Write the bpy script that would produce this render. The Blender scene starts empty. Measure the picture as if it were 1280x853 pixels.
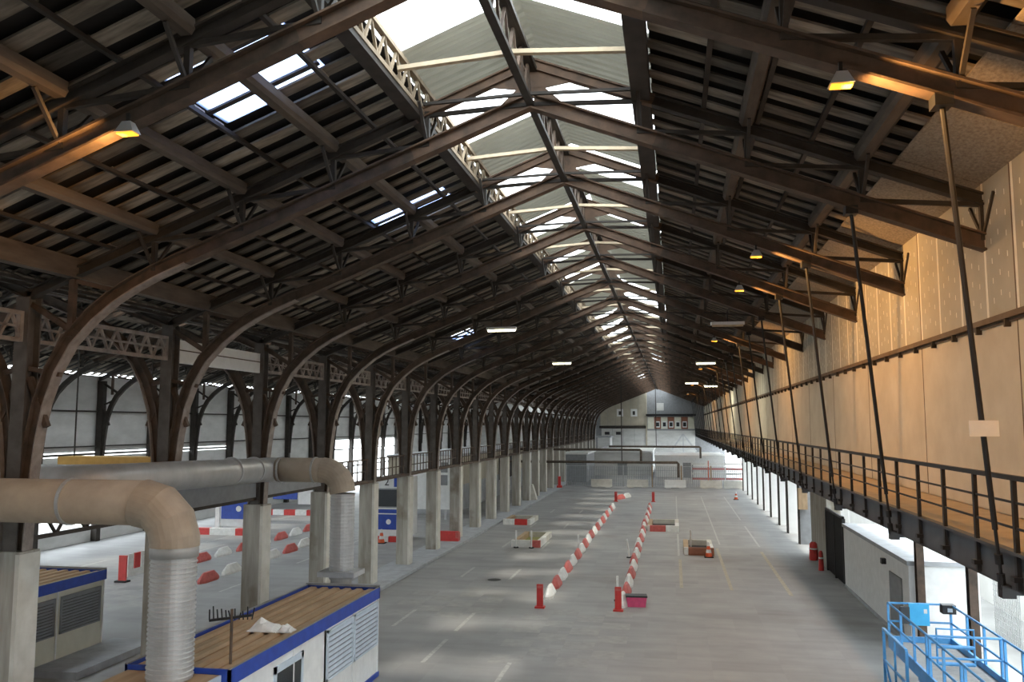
import bpy, math, random
from mathutils import Vector, Matrix
random.seed(7)
sc = bpy.context.scene
COL = sc.collection

# ------------------------------------------------------------------ camera
F_PX, VPX, VPY, CAMH = 1060.0, 841.0, 531.0, 7.5
fy = Vector((VPX - 640, -(VPY - 426.5), F_PX)).normalized()
wz = Vector((0, fy.z, -fy.y)).normalized()
wx = wz.cross(fy)
if wx.x < 0: wx = -wx
cd = bpy.data.cameras.new('camera'); cam = bpy.data.objects.new('camera', cd); COL.objects.link(cam)
cd.sensor_width = 36; cd.lens = F_PX / 1280 * 36; cd.clip_end = 600; cd.clip_start = 0.1
right = Vector((wx.x, fy.x, wz.x)); up = Vector((wx.y, fy.y, wz.y)); fwd = Vector((wx.z, fy.z, wz.z))
M = Matrix((right, up, -fwd)).transposed().to_4x4(); M.translation = (0, 0, CAMH)
cam.matrix_world = M
sc.camera = cam

# ------------------------------------------------------------------ world + exposure
w = bpy.data.worlds.new('overcast_sky'); sc.world = w; w.use_nodes = True
bg = w.node_tree.nodes['Background']; bg.inputs[0].default_value = (0.86, 0.94, 1.0, 1); bg.inputs[1].default_value = 5.0
sd = bpy.data.lights.new('sun', 'SUN'); sd.energy = 1.7; sd.angle = math.radians(5); sd.color = (1.0, 0.93, 0.8)
so = bpy.data.objects.new('sun', sd); COL.objects.link(so); so.location = (20, 0, 60)
so.rotation_euler = Vector((-4.4, 1.5, -15.3)).to_track_quat('-Z', 'Y').to_euler()
sc.view_settings.view_transform = 'Standard'; sc.view_settings.look = 'None'
sc.view_settings.gamma = 1; sc.view_settings.use_curve_mapping = False
sc.view_settings.exposure = 0.85
sc.cycles.use_denoising = True
sc.cycles.max_bounces = 8; sc.cycles.diffuse_bounces = 6; sc.cycles.transparent_max_bounces = 12
sc.cycles.sample_clamp_indirect = 12
sc.cycles.caustics_reflective = False; sc.cycles.caustics_refractive = False

# ------------------------------------------------------------------ materials
def mat(name, c1, c2=None, scale=3.0, rough=0.75, metal=0.0, bump=0.0, detail=4, stretch=(1, 1, 1), island=0.0, dirt=None):
    m = bpy.data.materials.new(name); m.use_nodes = True
    nt = m.node_tree; N = nt.nodes; L = nt.links; b = N['Principled BSDF']
    b.inputs['Roughness'].default_value = rough; b.inputs['Metallic'].default_value = metal
    if c2 is None: c2 = tuple(x * 0.75 for x in c1)
    g = N.new('ShaderNodeNewGeometry'); mp = N.new('ShaderNodeMapping'); mp.inputs['Scale'].default_value = stretch
    L.new(g.outputs['Position'], mp.inputs['Vector'])
    n = N.new('ShaderNodeTexNoise'); n.inputs['Scale'].default_value = scale; n.inputs['Detail'].default_value = detail
    n.inputs['Roughness'].default_value = 0.6
    L.new(mp.outputs[0], n.inputs['Vector'])
    r = N.new('ShaderNodeValToRGB'); r.color_ramp.elements[0].position = 0.32; r.color_ramp.elements[1].position = 0.68
    r.color_ramp.elements[0].color = (*c2, 1); r.color_ramp.elements[1].color = (*c1, 1)
    L.new(n.outputs[0], r.inputs[0]); out = r.outputs[0]
    if dirt:
        n2 = N.new('ShaderNodeTexNoise'); n2.inputs['Scale'].default_value = dirt[1]; n2.inputs['Detail'].default_value = 6
        L.new(g.outputs['Position'], n2.inputs['Vector'])
        r2 = N.new('ShaderNodeValToRGB'); r2.color_ramp.elements[0].position = dirt[2]; r2.color_ramp.elements[1].position = dirt[2] + 0.15
        L.new(n2.outputs[0], r2.inputs[0])
        mx = N.new('ShaderNodeMix'); mx.data_type = 'RGBA'; L.new(r2.outputs[0], mx.inputs[0]); L.new(out, mx.inputs[6])
        mx.inputs[7].default_value = (*dirt[0], 1); out = mx.outputs[2]
    if island:
        v = N.new('ShaderNodeMath'); v.operation = 'MULTIPLY_ADD'; v.inputs[1].default_value = 2 * island; v.inputs[2].default_value = 1 - island
        oi = N.new('ShaderNodeObjectInfo'); a2 = N.new('ShaderNodeMath'); a2.operation = 'ADD'
        fr = N.new('ShaderNodeMath'); fr.operation = 'FRACT'
        L.new(g.outputs['Random Per Island'], a2.inputs[0]); L.new(oi.outputs['Random'], a2.inputs[1])
        L.new(a2.outputs[0], fr.inputs[0]); L.new(fr.outputs[0], v.inputs[0])
        mu = N.new('ShaderNodeVectorMath'); mu.operation = 'SCALE'; L.new(out, mu.inputs[0]); L.new(v.outputs[0], mu.inputs['Scale']); out = mu.outputs[0]
    L.new(out, b.inputs['Base Color'])
    if bump:
        bp = N.new('ShaderNodeBump'); bp.inputs['Strength'].default_value = bump; bp.inputs['Distance'].default_value = 0.02
        L.new(n.outputs[0], bp.inputs['Height']); L.new(bp.outputs[0], b.inputs['Normal'])
    return m

def emit(name, col, s):
    m = bpy.data.materials.new(name); m.use_nodes = True; b = m.node_tree.nodes['Principled BSDF']
    b.inputs['Base Color'].default_value = (*col, 1)
    b.inputs['Emission Color'].default_value = (*col, 1); b.inputs['Emission Strength'].default_value = s
    return m

def sheet(name, col, trans, clear):
    m = bpy.data.materials.new(name); m.use_nodes = True; nt = m.node_tree; N = nt.nodes; L = nt.links
    N.remove(N['Principled BSDF']); o = N['Material Output']
    g = N.new('ShaderNodeNewGeometry'); nz = N.new('ShaderNodeTexNoise'); nz.inputs['Scale'].default_value = 1.2; L.new(g.outputs['Position'], nz.inputs['Vector'])
    cr = N.new('ShaderNodeValToRGB'); cr.color_ramp.elements[0].color = (*[c * 0.8 for c in col], 1); cr.color_ramp.elements[1].color = (*col, 1); L.new(nz.outputs[0], cr.inputs[0])
    d = N.new('ShaderNodeBsdfDiffuse'); t = N.new('ShaderNodeBsdfTranslucent'); tp = N.new('ShaderNodeBsdfTransparent')
    L.new(cr.outputs[0], d.inputs[0]); L.new(cr.outputs[0], t.inputs[0])
    m1 = N.new('ShaderNodeMixShader'); m1.inputs[0].default_value = trans; L.new(d.outputs[0], m1.inputs[1]); L.new(t.outputs[0], m1.inputs[2])
    m2 = N.new('ShaderNodeMixShader'); m2.inputs[0].default_value = clear; L.new(m1.outputs[0], m2.inputs[1]); L.new(tp.outputs[0], m2.inputs[2])
    L.new(m2.outputs[0], o.inputs[0]); return m

MT = dict(
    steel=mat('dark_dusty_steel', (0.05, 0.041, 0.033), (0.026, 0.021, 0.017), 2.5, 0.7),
    rust=mat('brown_rusty_steel', (0.12, 0.08, 0.056), (0.056, 0.04, 0.029), 3.0, 0.75),
    rust_lit=mat('skylit_brown_rust', (0.17, 0.102, 0.064), (0.085, 0.056, 0.038), 3.0, 0.75),  # rust brightened near the ridge, skylight glow put into the colour
    postg=mat('grey_dusty_post', (0.12, 0.105, 0.094), (0.07, 0.06, 0.052), 2.5, 0.75),
    dust=mat('dusty_flange_paint', (0.34, 0.29, 0.26), (0.2, 0.165, 0.145), 3.5, 0.8),
    black=mat('black_paint', (0.014, 0.0145, 0.016), (0.01, 0.01, 0.011), 4, 0.5),
    fascia=mat('dark_grey_paint', (0.07, 0.075, 0.082), (0.05, 0.053, 0.058), 3, 0.55),
    plank=mat('grey_brown_roof_sheet', (0.27, 0.232, 0.185), (0.10, 0.085, 0.067), 2.2, 0.85, stretch=(0.4, 3, 1), island=0.62),
    deck=mat('shaded_roof_deck', (0.012, 0.0105, 0.009), (0.008, 0.007, 0.006), 1.5, 0.9),  # near-black colour carries the shade in the gaps between roof sheets
    purlin=mat('brown_timber_beam', (0.13, 0.102, 0.077), (0.065, 0.05, 0.038), 2.0, 0.8, stretch=(2, 0.4, 2)),
    sky_pale=sheet('pale_skylight_sheet', (0.42, 0.41, 0.34), 0.05, 0.0),
    sky_clear=sheet('clear_skylight_sheet', (0.9, 0.92, 0.9), 0.8, 0.6),
    sky_blue=sheet('blue_glow_broken_sheet', (0.55, 0.68, 1.0), 0.85, 0.25),  # blue glow of the roof holes put into the sheet tint
    tie2=mat('beige_dusty_steel', (0.36, 0.29, 0.2), (0.24, 0.185, 0.125), 4, 0.8),
    tie=mat('pale_timber', (0.62, 0.52, 0.36), (0.5, 0.4, 0.28), 4, 0.8),
    osb=mat('wood_wool_board', (0.36, 0.31, 0.25), (0.2, 0.165, 0.13), 22, 0.95, bump=0.5, detail=8, stretch=(1, 0.5, 1)),
    plaster=mat('beige_plaster', (0.62, 0.55, 0.42), (0.53, 0.46, 0.34), 1.1, 0.85),
    board=mat('grey_beige_plasterboard', (0.46, 0.43, 0.34), (0.40, 0.37, 0.29), 1.3, 0.85),
    filler=mat('pale_joint_filler', (0.86, 0.82, 0.71), (0.78, 0.74, 0.63), 5, 0.85),
    seam=mat('dark_seam', (0.16, 0.11, 0.07), None, 4, 0.85),
    conc=mat('weathered_concrete', (0.46, 0.44, 0.39), (0.27, 0.245, 0.205), 1.2, 0.85, stretch=(3, 3, 0.35), dirt=((0.16, 0.125, 0.085), 0.55, 0.58), bump=0.15),
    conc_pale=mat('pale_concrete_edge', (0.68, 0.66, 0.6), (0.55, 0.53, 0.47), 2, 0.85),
    kerb=mat('kerb_concrete', (0.42, 0.44, 0.46), (0.32, 0.33, 0.345), 2, 0.8),
    wallc=mat('grey_concrete_panel', (0.70, 0.70, 0.68), (0.55, 0.55, 0.53), 0.6, 0.85, stretch=(1, 1, 2.5)),
    white=mat('white_paint', (0.82, 0.83, 0.82), (0.72, 0.73, 0.72), 3, 0.5),
    cream=mat('cream_panel', (0.74, 0.73, 0.62), (0.66, 0.65, 0.54), 2, 0.5),
    blue=mat('royal_blue_paint', (0.02, 0.07, 0.42), (0.015, 0.05, 0.32), 4, 0.45),
    tan=mat('rusty_tan_roof', (0.42, 0.25, 0.12), (0.28, 0.165, 0.08), 1.6, 0.8, stretch=(3, 0.5, 1)),
    tan_light=mat('tan_rib', (0.47, 0.33, 0.2), (0.34, 0.23, 0.13), 1.6, 0.7, stretch=(3, 0.5, 1)),
    slat=mat('pale_blue_slat', (0.60, 0.68, 0.76), (0.53, 0.61, 0.69), 3, 0.45),
    slat_dark=mat('grey_slat', (0.30, 0.32, 0.34), (0.25, 0.27, 0.29), 3, 0.5),
    duct=mat('galvanised_duct', (0.50, 0.50, 0.49), (0.40, 0.40, 0.39), 2, 0.45, metal=0.35, stretch=(1, 1, 0.5)),
    duct_top=mat('sodium_tinted_duct', (0.42, 0.345, 0.26), (0.32, 0.26, 0.2), 1.6, 0.6),  # warm sodium light put into the tan duct colour
    glass=mat('dark_window_glass', (0.03, 0.035, 0.04), (0.025, 0.03, 0.035), 2, 0.12),
    red=mat('red_plastic', (0.62, 0.045, 0.04), (0.5, 0.035, 0.03), 6, 0.5),
    red2=mat('faded_red_plastic', (0.60, 0.14, 0.12), (0.46, 0.09, 0.08), 6, 0.55),
    pink=mat('pink_plastic', (0.72, 0.09, 0.22), (0.6, 0.07, 0.18), 6, 0.5),
    wplastic=mat('white_plastic', (0.82, 0.82, 0.8), (0.66, 0.66, 0.63), 5, 0.5),
    lift=mat('sky_blue_machine_paint', (0.12, 0.42, 0.80), (0.09, 0.34, 0.68), 5, 0.4),
    liftpanel=mat('bright_blue_panel', (0.08, 0.55, 0.95), (0.06, 0.48, 0.88), 5, 0.4),
    grate=mat('grey_platform_floor', (0.42, 0.40, 0.37), (0.33, 0.31, 0.29), 8, 0.6),
    rubber=mat('black_rubber', (0.02, 0.02, 0.022), None, 4, 0.8),
    extw=mat('white_render', (0.85, 0.85, 0.83), (0.74, 0.74, 0.72), 0.6, 0.8),
    ground=mat('outdoor_concrete', (0.34, 0.34, 0.33), (0.26, 0.26, 0.25), 0.5, 0.9),
    paint=mat('worn_white_line', (0.52, 0.52, 0.50), (0.34, 0.34, 0.33), 6, 0.8),
    paint_y=mat('worn_yellow_line', (0.47, 0.43, 0.33), (0.33, 0.30, 0.24), 6, 0.8),
    patch=mat('pale_floor_square', (0.37, 0.365, 0.35), (0.30, 0.298, 0.29), 3, 0.8),
    leaf=mat('green_leaf', (0.12, 0.28, 0.06), (0.07, 0.18, 0.03), 5, 0.7),
    yellow=mat('orange_yellow_paint', (0.62, 0.36, 0.09), (0.5, 0.28, 0.06), 3, 0.6),
    orange=mat('orange_cone', (0.80, 0.13, 0.04), None, 4, 0.5),
    grey=mat('mid_grey_paint', (0.28, 0.29, 0.30), (0.22, 0.225, 0.235), 3, 0.6),
    brick=mat('red_brown_panel', (0.30, 0.12, 0.07), (0.22, 0.09, 0.05), 3, 0.8),
    galv=mat('galvanised_steel', (0.55, 0.56, 0.57), (0.45, 0.46, 0.47), 3, 0.45, metal=0.4),
    cladding=mat('beige_cladding', (0.50, 0.46, 0.36), (0.42, 0.38, 0.3), 1, 0.8),
    sodium=emit('sodium_glow', (1.0, 0.40, 0.03), 1.2),
    tube=emit('fluorescent_glow', (1.0, 0.93, 0.62), 7),
    moss=mat('mossy_paint', (0.30, 0.30, 0.10), (0.2, 0.2, 0.07), 3, 0.85),
)
# floor: grey concrete, worn and stained
def floor_mat():
    m = mat('worn_grey_concrete_floor', (0.33, 0.33, 0.325), (0.255, 0.254, 0.25), 0.35, 0.62, detail=8, dirt=((0.21, 0.195, 0.175), 0.16, 0.60))
    nt = m.node_tree; N = nt.nodes; L = nt.links; b = N['Principled BSDF']
    src = b.inputs['Base Color'].links[0].from_socket
    g = N.new('ShaderNodeNewGeometry'); mp = N.new('ShaderNodeMapping'); mp.inputs['Scale'].default_value = (0.18, 1.1, 1); L.new(g.outputs['Position'], mp.inputs[0])
    n = N.new('ShaderNodeTexNoise'); n.inputs['Scale'].default_value = 1.3; n.inputs['Detail'].default_value = 6; L.new(mp.outputs[0], n.inputs[0])
    r = N.new('ShaderNodeMapRange'); r.inputs[1].default_value = 0.3; r.inputs[2].default_value = 0.7; r.inputs[3].default_value = 0.90; r.inputs[4].default_value = 1.08
    L.new(n.outputs[0], r.inputs[0]); s = N.new('ShaderNodeVectorMath'); s.operation = 'SCALE'; L.new(src, s.inputs[0]); L.new(r.outputs[0], s.inputs['Scale'])
    sl = N.new('ShaderNodeVectorMath'); sl.operation = 'MULTIPLY'; sl.inputs[1].default_value = (0.94, 0.98, 0); L.new(g.outputs['Position'], sl.inputs[0])
    fl_ = N.new('ShaderNodeVectorMath'); fl_.operation = 'FLOOR'; L.new(sl.outputs[0], fl_.inputs[0])
    wn = N.new('ShaderNodeTexWhiteNoise'); wn.noise_dimensions = '2D'; L.new(fl_.outputs[0], wn.inputs['Vector'])
    r3 = N.new('ShaderNodeMapRange'); r3.inputs[3].default_value = 0.94; r3.inputs[4].default_value = 1.05; L.new(wn.outputs['Value'], r3.inputs[0])
    s2 = N.new('ShaderNodeVectorMath'); s2.operation = 'SCALE'; L.new(s.outputs[0], s2.inputs[0]); L.new(r3.outputs[0], s2.inputs['Scale'])
    L.new(s2.outputs[0], b.inputs['Base Color']); return m
MT['floor'] = floor_mat()

# ------------------------------------------------------------------ mesh helpers
class MB:
    def __init__(s): s.v = []; s.f = []
    def hexa(s, p):                       # 8 points: bottom loop then top loop
        o = len(s.v); s.v += [tuple(q) for q in p]
        s.f += [tuple(o + i for i in q) for q in ((3, 2, 1, 0), (4, 5, 6, 7), (0, 1, 5, 4), (1, 2, 6, 5), (2, 3, 7, 6), (3, 0, 4, 7))]
        return s
    def box(s, x0, x1, y0, y1, z0, z1):
        return s.hexa([(x0, y0, z0), (x1, y0, z0), (x1, y1, z0), (x0, y1, z0), (x0, y0, z1), (x1, y0, z1), (x1, y1, z1), (x0, y1, z1)])
    def bar(s, a, b, w, h=None):
        h = h or w; a = Vector(a); b = Vector(b); d = (b - a).normalized()
        u = Vector((0, 0, 1)) if abs(d.z) < 0.9 else Vector((0, 1, 0))
        r = d.cross(u).normalized(); t = r.cross(d)
        P = []
        for e in (a, b):
            for sx, sz in ((-1, -1), (1, -1), (1, 1), (-1, 1)): P.append(e + r * (sx * w / 2) + t * (sz * h / 2))
        return s.hexa(P)
    def ribbon(s, path, d0, d1, w, side=1):   # path of (x,z); offset to the left of travel * side; extruded in y
        n = len(path); nn = []
        for i in range(n):
            a = Vector(path[max(0, i - 1)]); b = Vector(path[min(n - 1, i + 1)]); t = (b - a).normalized()
            nn.append(Vector((-t.y, t.x)) * side)
        o = len(s.v)
        for i in range(n):
            p = Vector(path[i]); a = p + nn[i] * d0; b = p + nn[i] * d1
            s.v += [(a.x, -w / 2, a.y), (a.x, w / 2, a.y), (b.x, w / 2, b.y), (b.x, -w / 2, b.y)]
        for i in range(n - 1):
            k = o + 4 * i
            for j in range(4): s.f.append((k + j, k + (j + 1) % 4, k + 4 + (j + 1) % 4, k + 4 + j))
        s.f.append((o, o + 3, o + 2, o + 1)); k = o + 4 * (n - 1); s.f.append((k, k + 1, k + 2, k + 3)); return s
    def tube(s, pts, r, seg=10, cap=True):
        pts = [Vector(p) for p in pts]; n = len(pts); o = len(s.v)
        rr = r if isinstance(r, (list, tuple)) else [r] * n
        for i in range(n):
            t = (pts[min(n - 1, i + 1)] - pts[max(0, i - 1)]).normalized()
            if i == 0:
                u = Vector((0, 0, 1)) if abs(t.z) < 0.9 else Vector((1, 0, 0))
                a = t.cross(u).normalized()
            a = (a - t * a.dot(t)).normalized(); b = t.cross(a)
            for k in range(seg):
                th = 2 * math.pi * k / seg; s.v.append(tuple(pts[i] + (a * math.cos(th) + b * math.sin(th)) * rr[i]))
        for i in range(n - 1):
            for k in range(seg):
                s.f.append((o + i * seg + k, o + i * seg + (k + 1) % seg, o + (i + 1) * seg + (k + 1) % seg, o + (i + 1) * seg + k))
        if cap:
            s.f.append(tuple(o + k for k in reversed(range(seg)))); s.f.append(tuple(o + (n - 1) * seg + k for k in range(seg)))
        return s
    def poly(s, pts, y0, y1):               # convex polygon of (x,z) extruded in y
        o = len(s.v); n = len(pts)
        for x, z in pts: s.v.append((x, y0, z))
        for x, z in pts: s.v.append((x, y1, z))
        s.f.append(tuple(o + i for i in range(n))); s.f.append(tuple(o + n + i for i in reversed(range(n))))
        for i in range(n): j = (i + 1) % n; s.f.append((o + i, o + n + i, o + n + j, o + j))
        return s
    def mesh(s, name, m, smooth=False):
        me = bpy.data.meshes.new(name); me.from_pydata(s.v, [], s.f)
        import bmesh
        b = bmesh.new(); b.from_mesh(me); bmesh.ops.recalc_face_normals(b, faces=b.faces); b.to_mesh(me); b.free()
        me.materials.append(MT[m] if isinstance(m, str) else m)
        if smooth:
            for p in me.polygons: p.use_smooth = True
        return me

def obj(name, me, parent=None, loc=(0, 0, 0), rz=0, scale=None):
    o = bpy.data.objects.new(name, me); COL.objects.link(o); o.parent = parent; o.location = loc
    if rz: o.rotation_euler = (0, 0, rz)
    if scale: o.scale = scale
    return o
def thing(name, label, cat, loc=(0, 0, 0), rz=0, group=None):
    o = obj(name, None, None, loc, rz); o['label'] = label; o['category'] = cat
    if group: o['group'] = group
    return o
def tag(o, label, cat, group=None):
    o['label'] = label; o['category'] = cat
    if group: o['group'] = group
    return o
def struct(o): o['kind'] = 'structure'; return o
def B(*a): return MB().box(*a)
def text_mesh(txt, size, m, depth=0.004):
    c = bpy.data.curves.new('t', 'FONT'); c.body = txt; c.size = size; c.extrude = depth; c.align_x = 'CENTER'; c.align_y = 'CENTER'
    t = bpy.data.objects.new('t', c); COL.objects.link(t)
    dg = bpy.context.evaluated_depsgraph_get(); me = bpy.data.meshes.new_from_object(t.evaluated_get(dg))
    bpy.data.objects.remove(t); bpy.data.curves.remove(c)
    me.materials.clear(); me.materials.append(MT[m]); return me
ORD = 'zeroth first second third fourth fifth sixth seventh eighth ninth tenth eleventh twelfth thirteenth fourteenth fifteenth sixteenth seventeenth eighteenth nineteenth twentieth twenty-first twenty-second twenty-third twenty-fourth twenty-fifth twenty-sixth twenty-seventh twenty-eighth twenty-ninth thirtieth'.split()

# ------------------------------------------------------------------ dimensions
S = 5.55; NB = 29                     # bay, number of bays to the far gable
XR = -2.75; XC = -14.25; XR2 = 2 * XC - XR; XO = 2 * XC + 9.0 - (2 * XC + 9.0) + (XR2 - 11.5)   # ridge, colonnade, second ridge, outer wall
XW = 5.7; SL = 0.39
YB = -2 * S; YE = NB * S
def zl(d): return 13.95 - SL * abs(d)      # underside of the lower chord
def zu(d): return 14.80 - SL * abs(d)      # underside of the upper chord
def zr(d): return 15.34 - SL * abs(d)      # roof sheets
NODE = [2.2, 4.27, 6.35, 8.42, 10.4]

# ------------------------------------------------------------------ floor and ground
fl = struct(obj('floor', B(XO - 0.3, 9.3, YB, YE, -0.25, 0).mesh('floor', 'floor')))
struct(obj('outdoor_ground', B(-120, 90, -60, 260, -0.6, -0.26).mesh('outdoor_ground', 'ground')))
kp = MB()
kp.box(-13.28, -13.10, 8, YE, 0, 0.14)
struct(obj('trim_1', kp.mesh('kerb', 'kerb')))
struct(obj('trim_2', B(-15.1, -13.28, 8, YE, 0, 0.10).mesh('plinth', 'kerb')))
def line(x, y0, y1, wd=0.14, m='paint'):
    obj('lane_mark', B(x - wd / 2, x + wd / 2, y0, y1, 0, 0.004).mesh('lane_mark', m), fl)
for y0 in (20.6, 26.7, 30.9, 41.4, 51.8, 62.2, 72.6): line(-7.93, y0, y0 + 3.0)
for y0 in (20.8, 31.2, 41.6, 52.0, 62.4, 72.8): line(-10.42, y0, y0 + 2.9)
line(-5.2, 24.5, 27.2); line(-5.2, 18.4, 20.9)
line(0.26, 40.8, 49.2, 0.16, 'paint_y'); line(0.2, 50.5, 60.5, 0.12); line(0.2, 63, 92, 0.10)
line(2.5, 40.6, 54, 0.16, 'paint_y'); line(2.75, 55.5, 92, 0.10)
line(5.0, 39.8, 53, 0.18, 'paint_y'); line(5.1, 55, 66, 0.12); line(5.1, 70, 92, 0.10)
for y0 in (36, 44, 52, 60, 68): line(-20.2, y0, y0 + 3.0); line(-31, y0 + 4, y0 + 7)
line(-18.2, 24.5, 30.5); line(-27.8, 44, 50); line(-29.5, 50, 58)
pm = B(-0.52, 0.52, -0.5, 0.5, 0, 0.003).mesh('floor_square', 'patch')
for i in range(4):
    for j in range(8):
        if (i + j) % 2 == 0 and random.random() < 0.85: obj('floor_square', pm, fl, (-5.4 + i * 1.06, 27.6 + j * 1.02, 0))
for i in range(4):
    for j in range(5):
        if (i + j) % 2 == 0: obj('floor_square', pm, fl, (-11.0 + i * 1.06, 33.4 + j * 1.02, 0))
for i in range(4):
    for j in range(7):
        if (i + j) % 2 == 0: obj('floor_square', pm, fl, (-25.6 + i * 1.06, 32.0 + j * 1.02, 0))
obj('drain_cover', MB().tube([(0, 0, 0), (0, 0, 0.006)], 0.33, 14).mesh('drain_cover', 'black'), fl, (-8.65, 41.2, 0))

# ------------------------------------------------------------------ roof
ceil = struct(obj('ceiling', None))
holes = {}      # (side,row,strip) -> broken sheets
PER = S / 8
def strip_y(k): return YB + k * PER
KN = int(round((YE - YB) / PER))
ROWS = [(2.45 + i * 1.035, 2.45 + (i + 1) * 1.035) for i in range(9)]
def deck_pts(xr, sg, d0, d1, y0, y1, dz):
    return [(xr + sg * d0, y0, zr(d0) + dz), (xr + sg * d1, y0, zr(d1) + dz), (xr + sg * d1, y1, zr(d1) + dz), (xr + sg * d0, y1, zr(d0) + dz)]
def hole_at(sg, xr, d, y):
    if xr != XR or sg > 0: return False
    for hx, hy, rd, ry in ((4.5, 13.75, 0.7, 1.0), (2.97, 14.55, 0.3, 0.3), (4.3, 22.9, 0.75, 0.6), (8.4, 44.0, 0.7, 0.9)):
        if abs(d - hx) < rd and abs(y - hy) < ry: return True
    return False
pl_mesh = None
deck = MB(); far = MB(); rails = MB(); glz = []
count = 0
# individual planks: nearest bays in view
order = []
for xr in (XR, XR2):
    for sg in (-1, 1):
        rows = ROWS if not (xr == XR and sg == 1) else ROWS[:9]
        for ri, (d0, d1) in enumerate(rows):
            for k in range(KN):
                order.append((xr, sg, ri, d0, d1, k))
a = Vector((XR, 0, 0))
L0 = math.hypot(1.035, 1.035 * SL)
# unit plank: length along local x, sloped by rotation
pk = MB().box(-L0 / 2 - 0.02, L0 / 2 + 0.02, -0.165, 0.165, -0.02, 0.02).mesh('roof_sheet', 'plank')
ang = math.atan(SL)
def in_view(xr, sg, dm, ym):
    p = Vector((xr + sg * dm, ym, zr(dm) - CAMH)); q = Vector((p.dot(right), p.dot(up), p.dot(fwd)))
    if q.z < 1: return False
    u = q.x / q.z * F_PX; v = q.y / q.z * F_PX
    return abs(u) < 690 and abs(v) < 470
for xr, sg, ri, d0, d1, k in order:
    y0 = strip_y(k); ym = y0 + PER / 2; dm = (d0 + d1) / 2
    h = hole_at(sg, xr, dm, ym)
    if not h:
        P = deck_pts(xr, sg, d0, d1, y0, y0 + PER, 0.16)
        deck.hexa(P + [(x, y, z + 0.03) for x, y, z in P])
    jx = random.uniform(-0.03, 0.03); jy = random.uniform(-0.02, 0.02)
    if h:
        glz.append((xr + sg * dm, ym, zr(dm) + 0.12, sg))
        if (ri * 7 + k * 3) % 5 > 1: continue
    if xr == XR and count < 300 and ym < 3.9 * S and (sg < 0 or dm < 7) and in_view(xr, sg, dm, ym):
        o = obj('roof_sheet', pk, ceil, (xr + sg * dm + jx, ym + jy, zr(dm))); o.rotation_euler = (0, sg * ang, 0); count += 1
    else:
        far.hexa([(x + jx, y + jy, z) for x, y, z in deck_pts(xr, sg, d0, d1, ym - 0.165, ym + 0.165, -0.02)] + [(x + jx, y + jy, z) for x, y, z in deck_pts(xr, sg, d0, d1, ym - 0.165, ym + 0.165, 0.02)])
obj('roof_gap_shade', deck.mesh('roof_gap_shade', 'deck'), ceil)['kind'] = 'stuff'
obj('far_roof_sheets', far.mesh('far_roof_sheets', 'plank'), ceil)['kind'] = 'stuff'
gm = MB().box(-L0 / 2 - 0.04, L0 / 2 + 0.04, -0.36, 0.36, -0.008, 0.008).mesh('broken_roof_pane', 'sky_blue')
brm = MB().box(-L0 / 2 - 0.03, L0 / 2 + 0.03, -0.07, 0.07, -0.02, 0.02).mesh('sheet_rib', 'steel')
for i, (x, y, z, sg) in enumerate(glz):
    o = obj('sheet_rib', brm, ceil, (x, y - PER / 2 + 0.05 * (i % 3 - 1), z - 0.06)); o.rotation_euler = (0, sg * ang, 0)
    o = obj('broken_roof_pane', gm, ceil, (x, y, z)); o.rotation_euler = (0.02 * ((i * 37) % 5 - 2), sg * ang, 0)
# sheeting rails (along the hall) and purlins per bay
railm = MB().bar((0, 0, 0), (0, S, 0), 0.09, 0.07).mesh('sheeting_rail', 'steel')
purl = MB()
purl.hexa([(-0.09, 0.08, -0.10), (0.09, 0.08, -0.10), (0.09, S - 0.08, -0.10), (-0.09, S - 0.08, -0.10), (-0.14, 0.08, -0.02), (0.14, 0.08, -0.02), (0.14, S - 0.08, -0.02), (-0.14, S - 0.08, -0.02)]).box(-0.14, 0.14, 0.08, S - 0.08, -0.02, 0.14)
purl = purl.mesh('purlin', 'purlin')
for b in range(-2, NB):
    for xr in (XR, XR2):
        for sg in (-1, 1):
            for i, (d0, d1) in enumerate(ROWS):
                if xr == XR2 and i % 2: continue
                d = d1
                obj('sheeting_rail', railm, ceil, (xr + sg * d, b * S, zr(d) - 0.07))
            for d in NODE[1:4] if not (xr == XR and sg > 0) else NODE[1:3]:
                obj('purlin', purl, ceil, (xr + sg * d, b * S, zu(d) + 0.24))
# eave beam at colonnade
evm = B(-0.14, 0.14, 0, S, -0.2, 0.25).mesh('eave_beam', 'purlin')
for b in range(-2, NB):
    obj('eave_beam', evm, ceil, (XC + 1.1, b * S, zu(10.4) + 0.22)); obj('eave_beam', evm, ceil, (XC - 1.1, b * S, zu(10.4) + 0.22))
obj('roof_valley', MB().poly([(XC - 0.6, zr(11.0) + 0.2), (XC, zr(11.5) + 0.1), (XC + 0.6, zr(11.0) + 0.2), (XC + 0.6, zr(11.0) + 0.24), (XC, zr(11.5) + 0.14), (XC - 0.6, zr(11.0) + 0.24)], YB, YE).mesh('roof_valley', 'deck'), ceil)
# wood-wool boards by the right wall
om = MB(); P = [(4.25, 0.03), (6.1, 0.03)]
ob = MB().hexa([(4.25, 0.02, zr(7.0) - 0.13), (6.1, 0.02, zr(8.85) - 0.13), (6.1, S / 2 - 0.02, zr(8.85) - 0.13), (4.25, S / 2 - 0.02, zr(7.0) - 0.13),
                (4.25, 0.02, zr(7.0) - 0.10), (6.1, 0.02, zr(8.85) - 0.10), (6.1, S / 2 - 0.02, zr(8.85) - 0.10), (4.25, S / 2 - 0.02, zr(7.0) - 0.10)]).mesh('wood_wool_board', 'osb')
for b in range(-4, NB * 2): obj('wood_wool_board', ob, ceil, (0, b * S / 2, 0))
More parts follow.
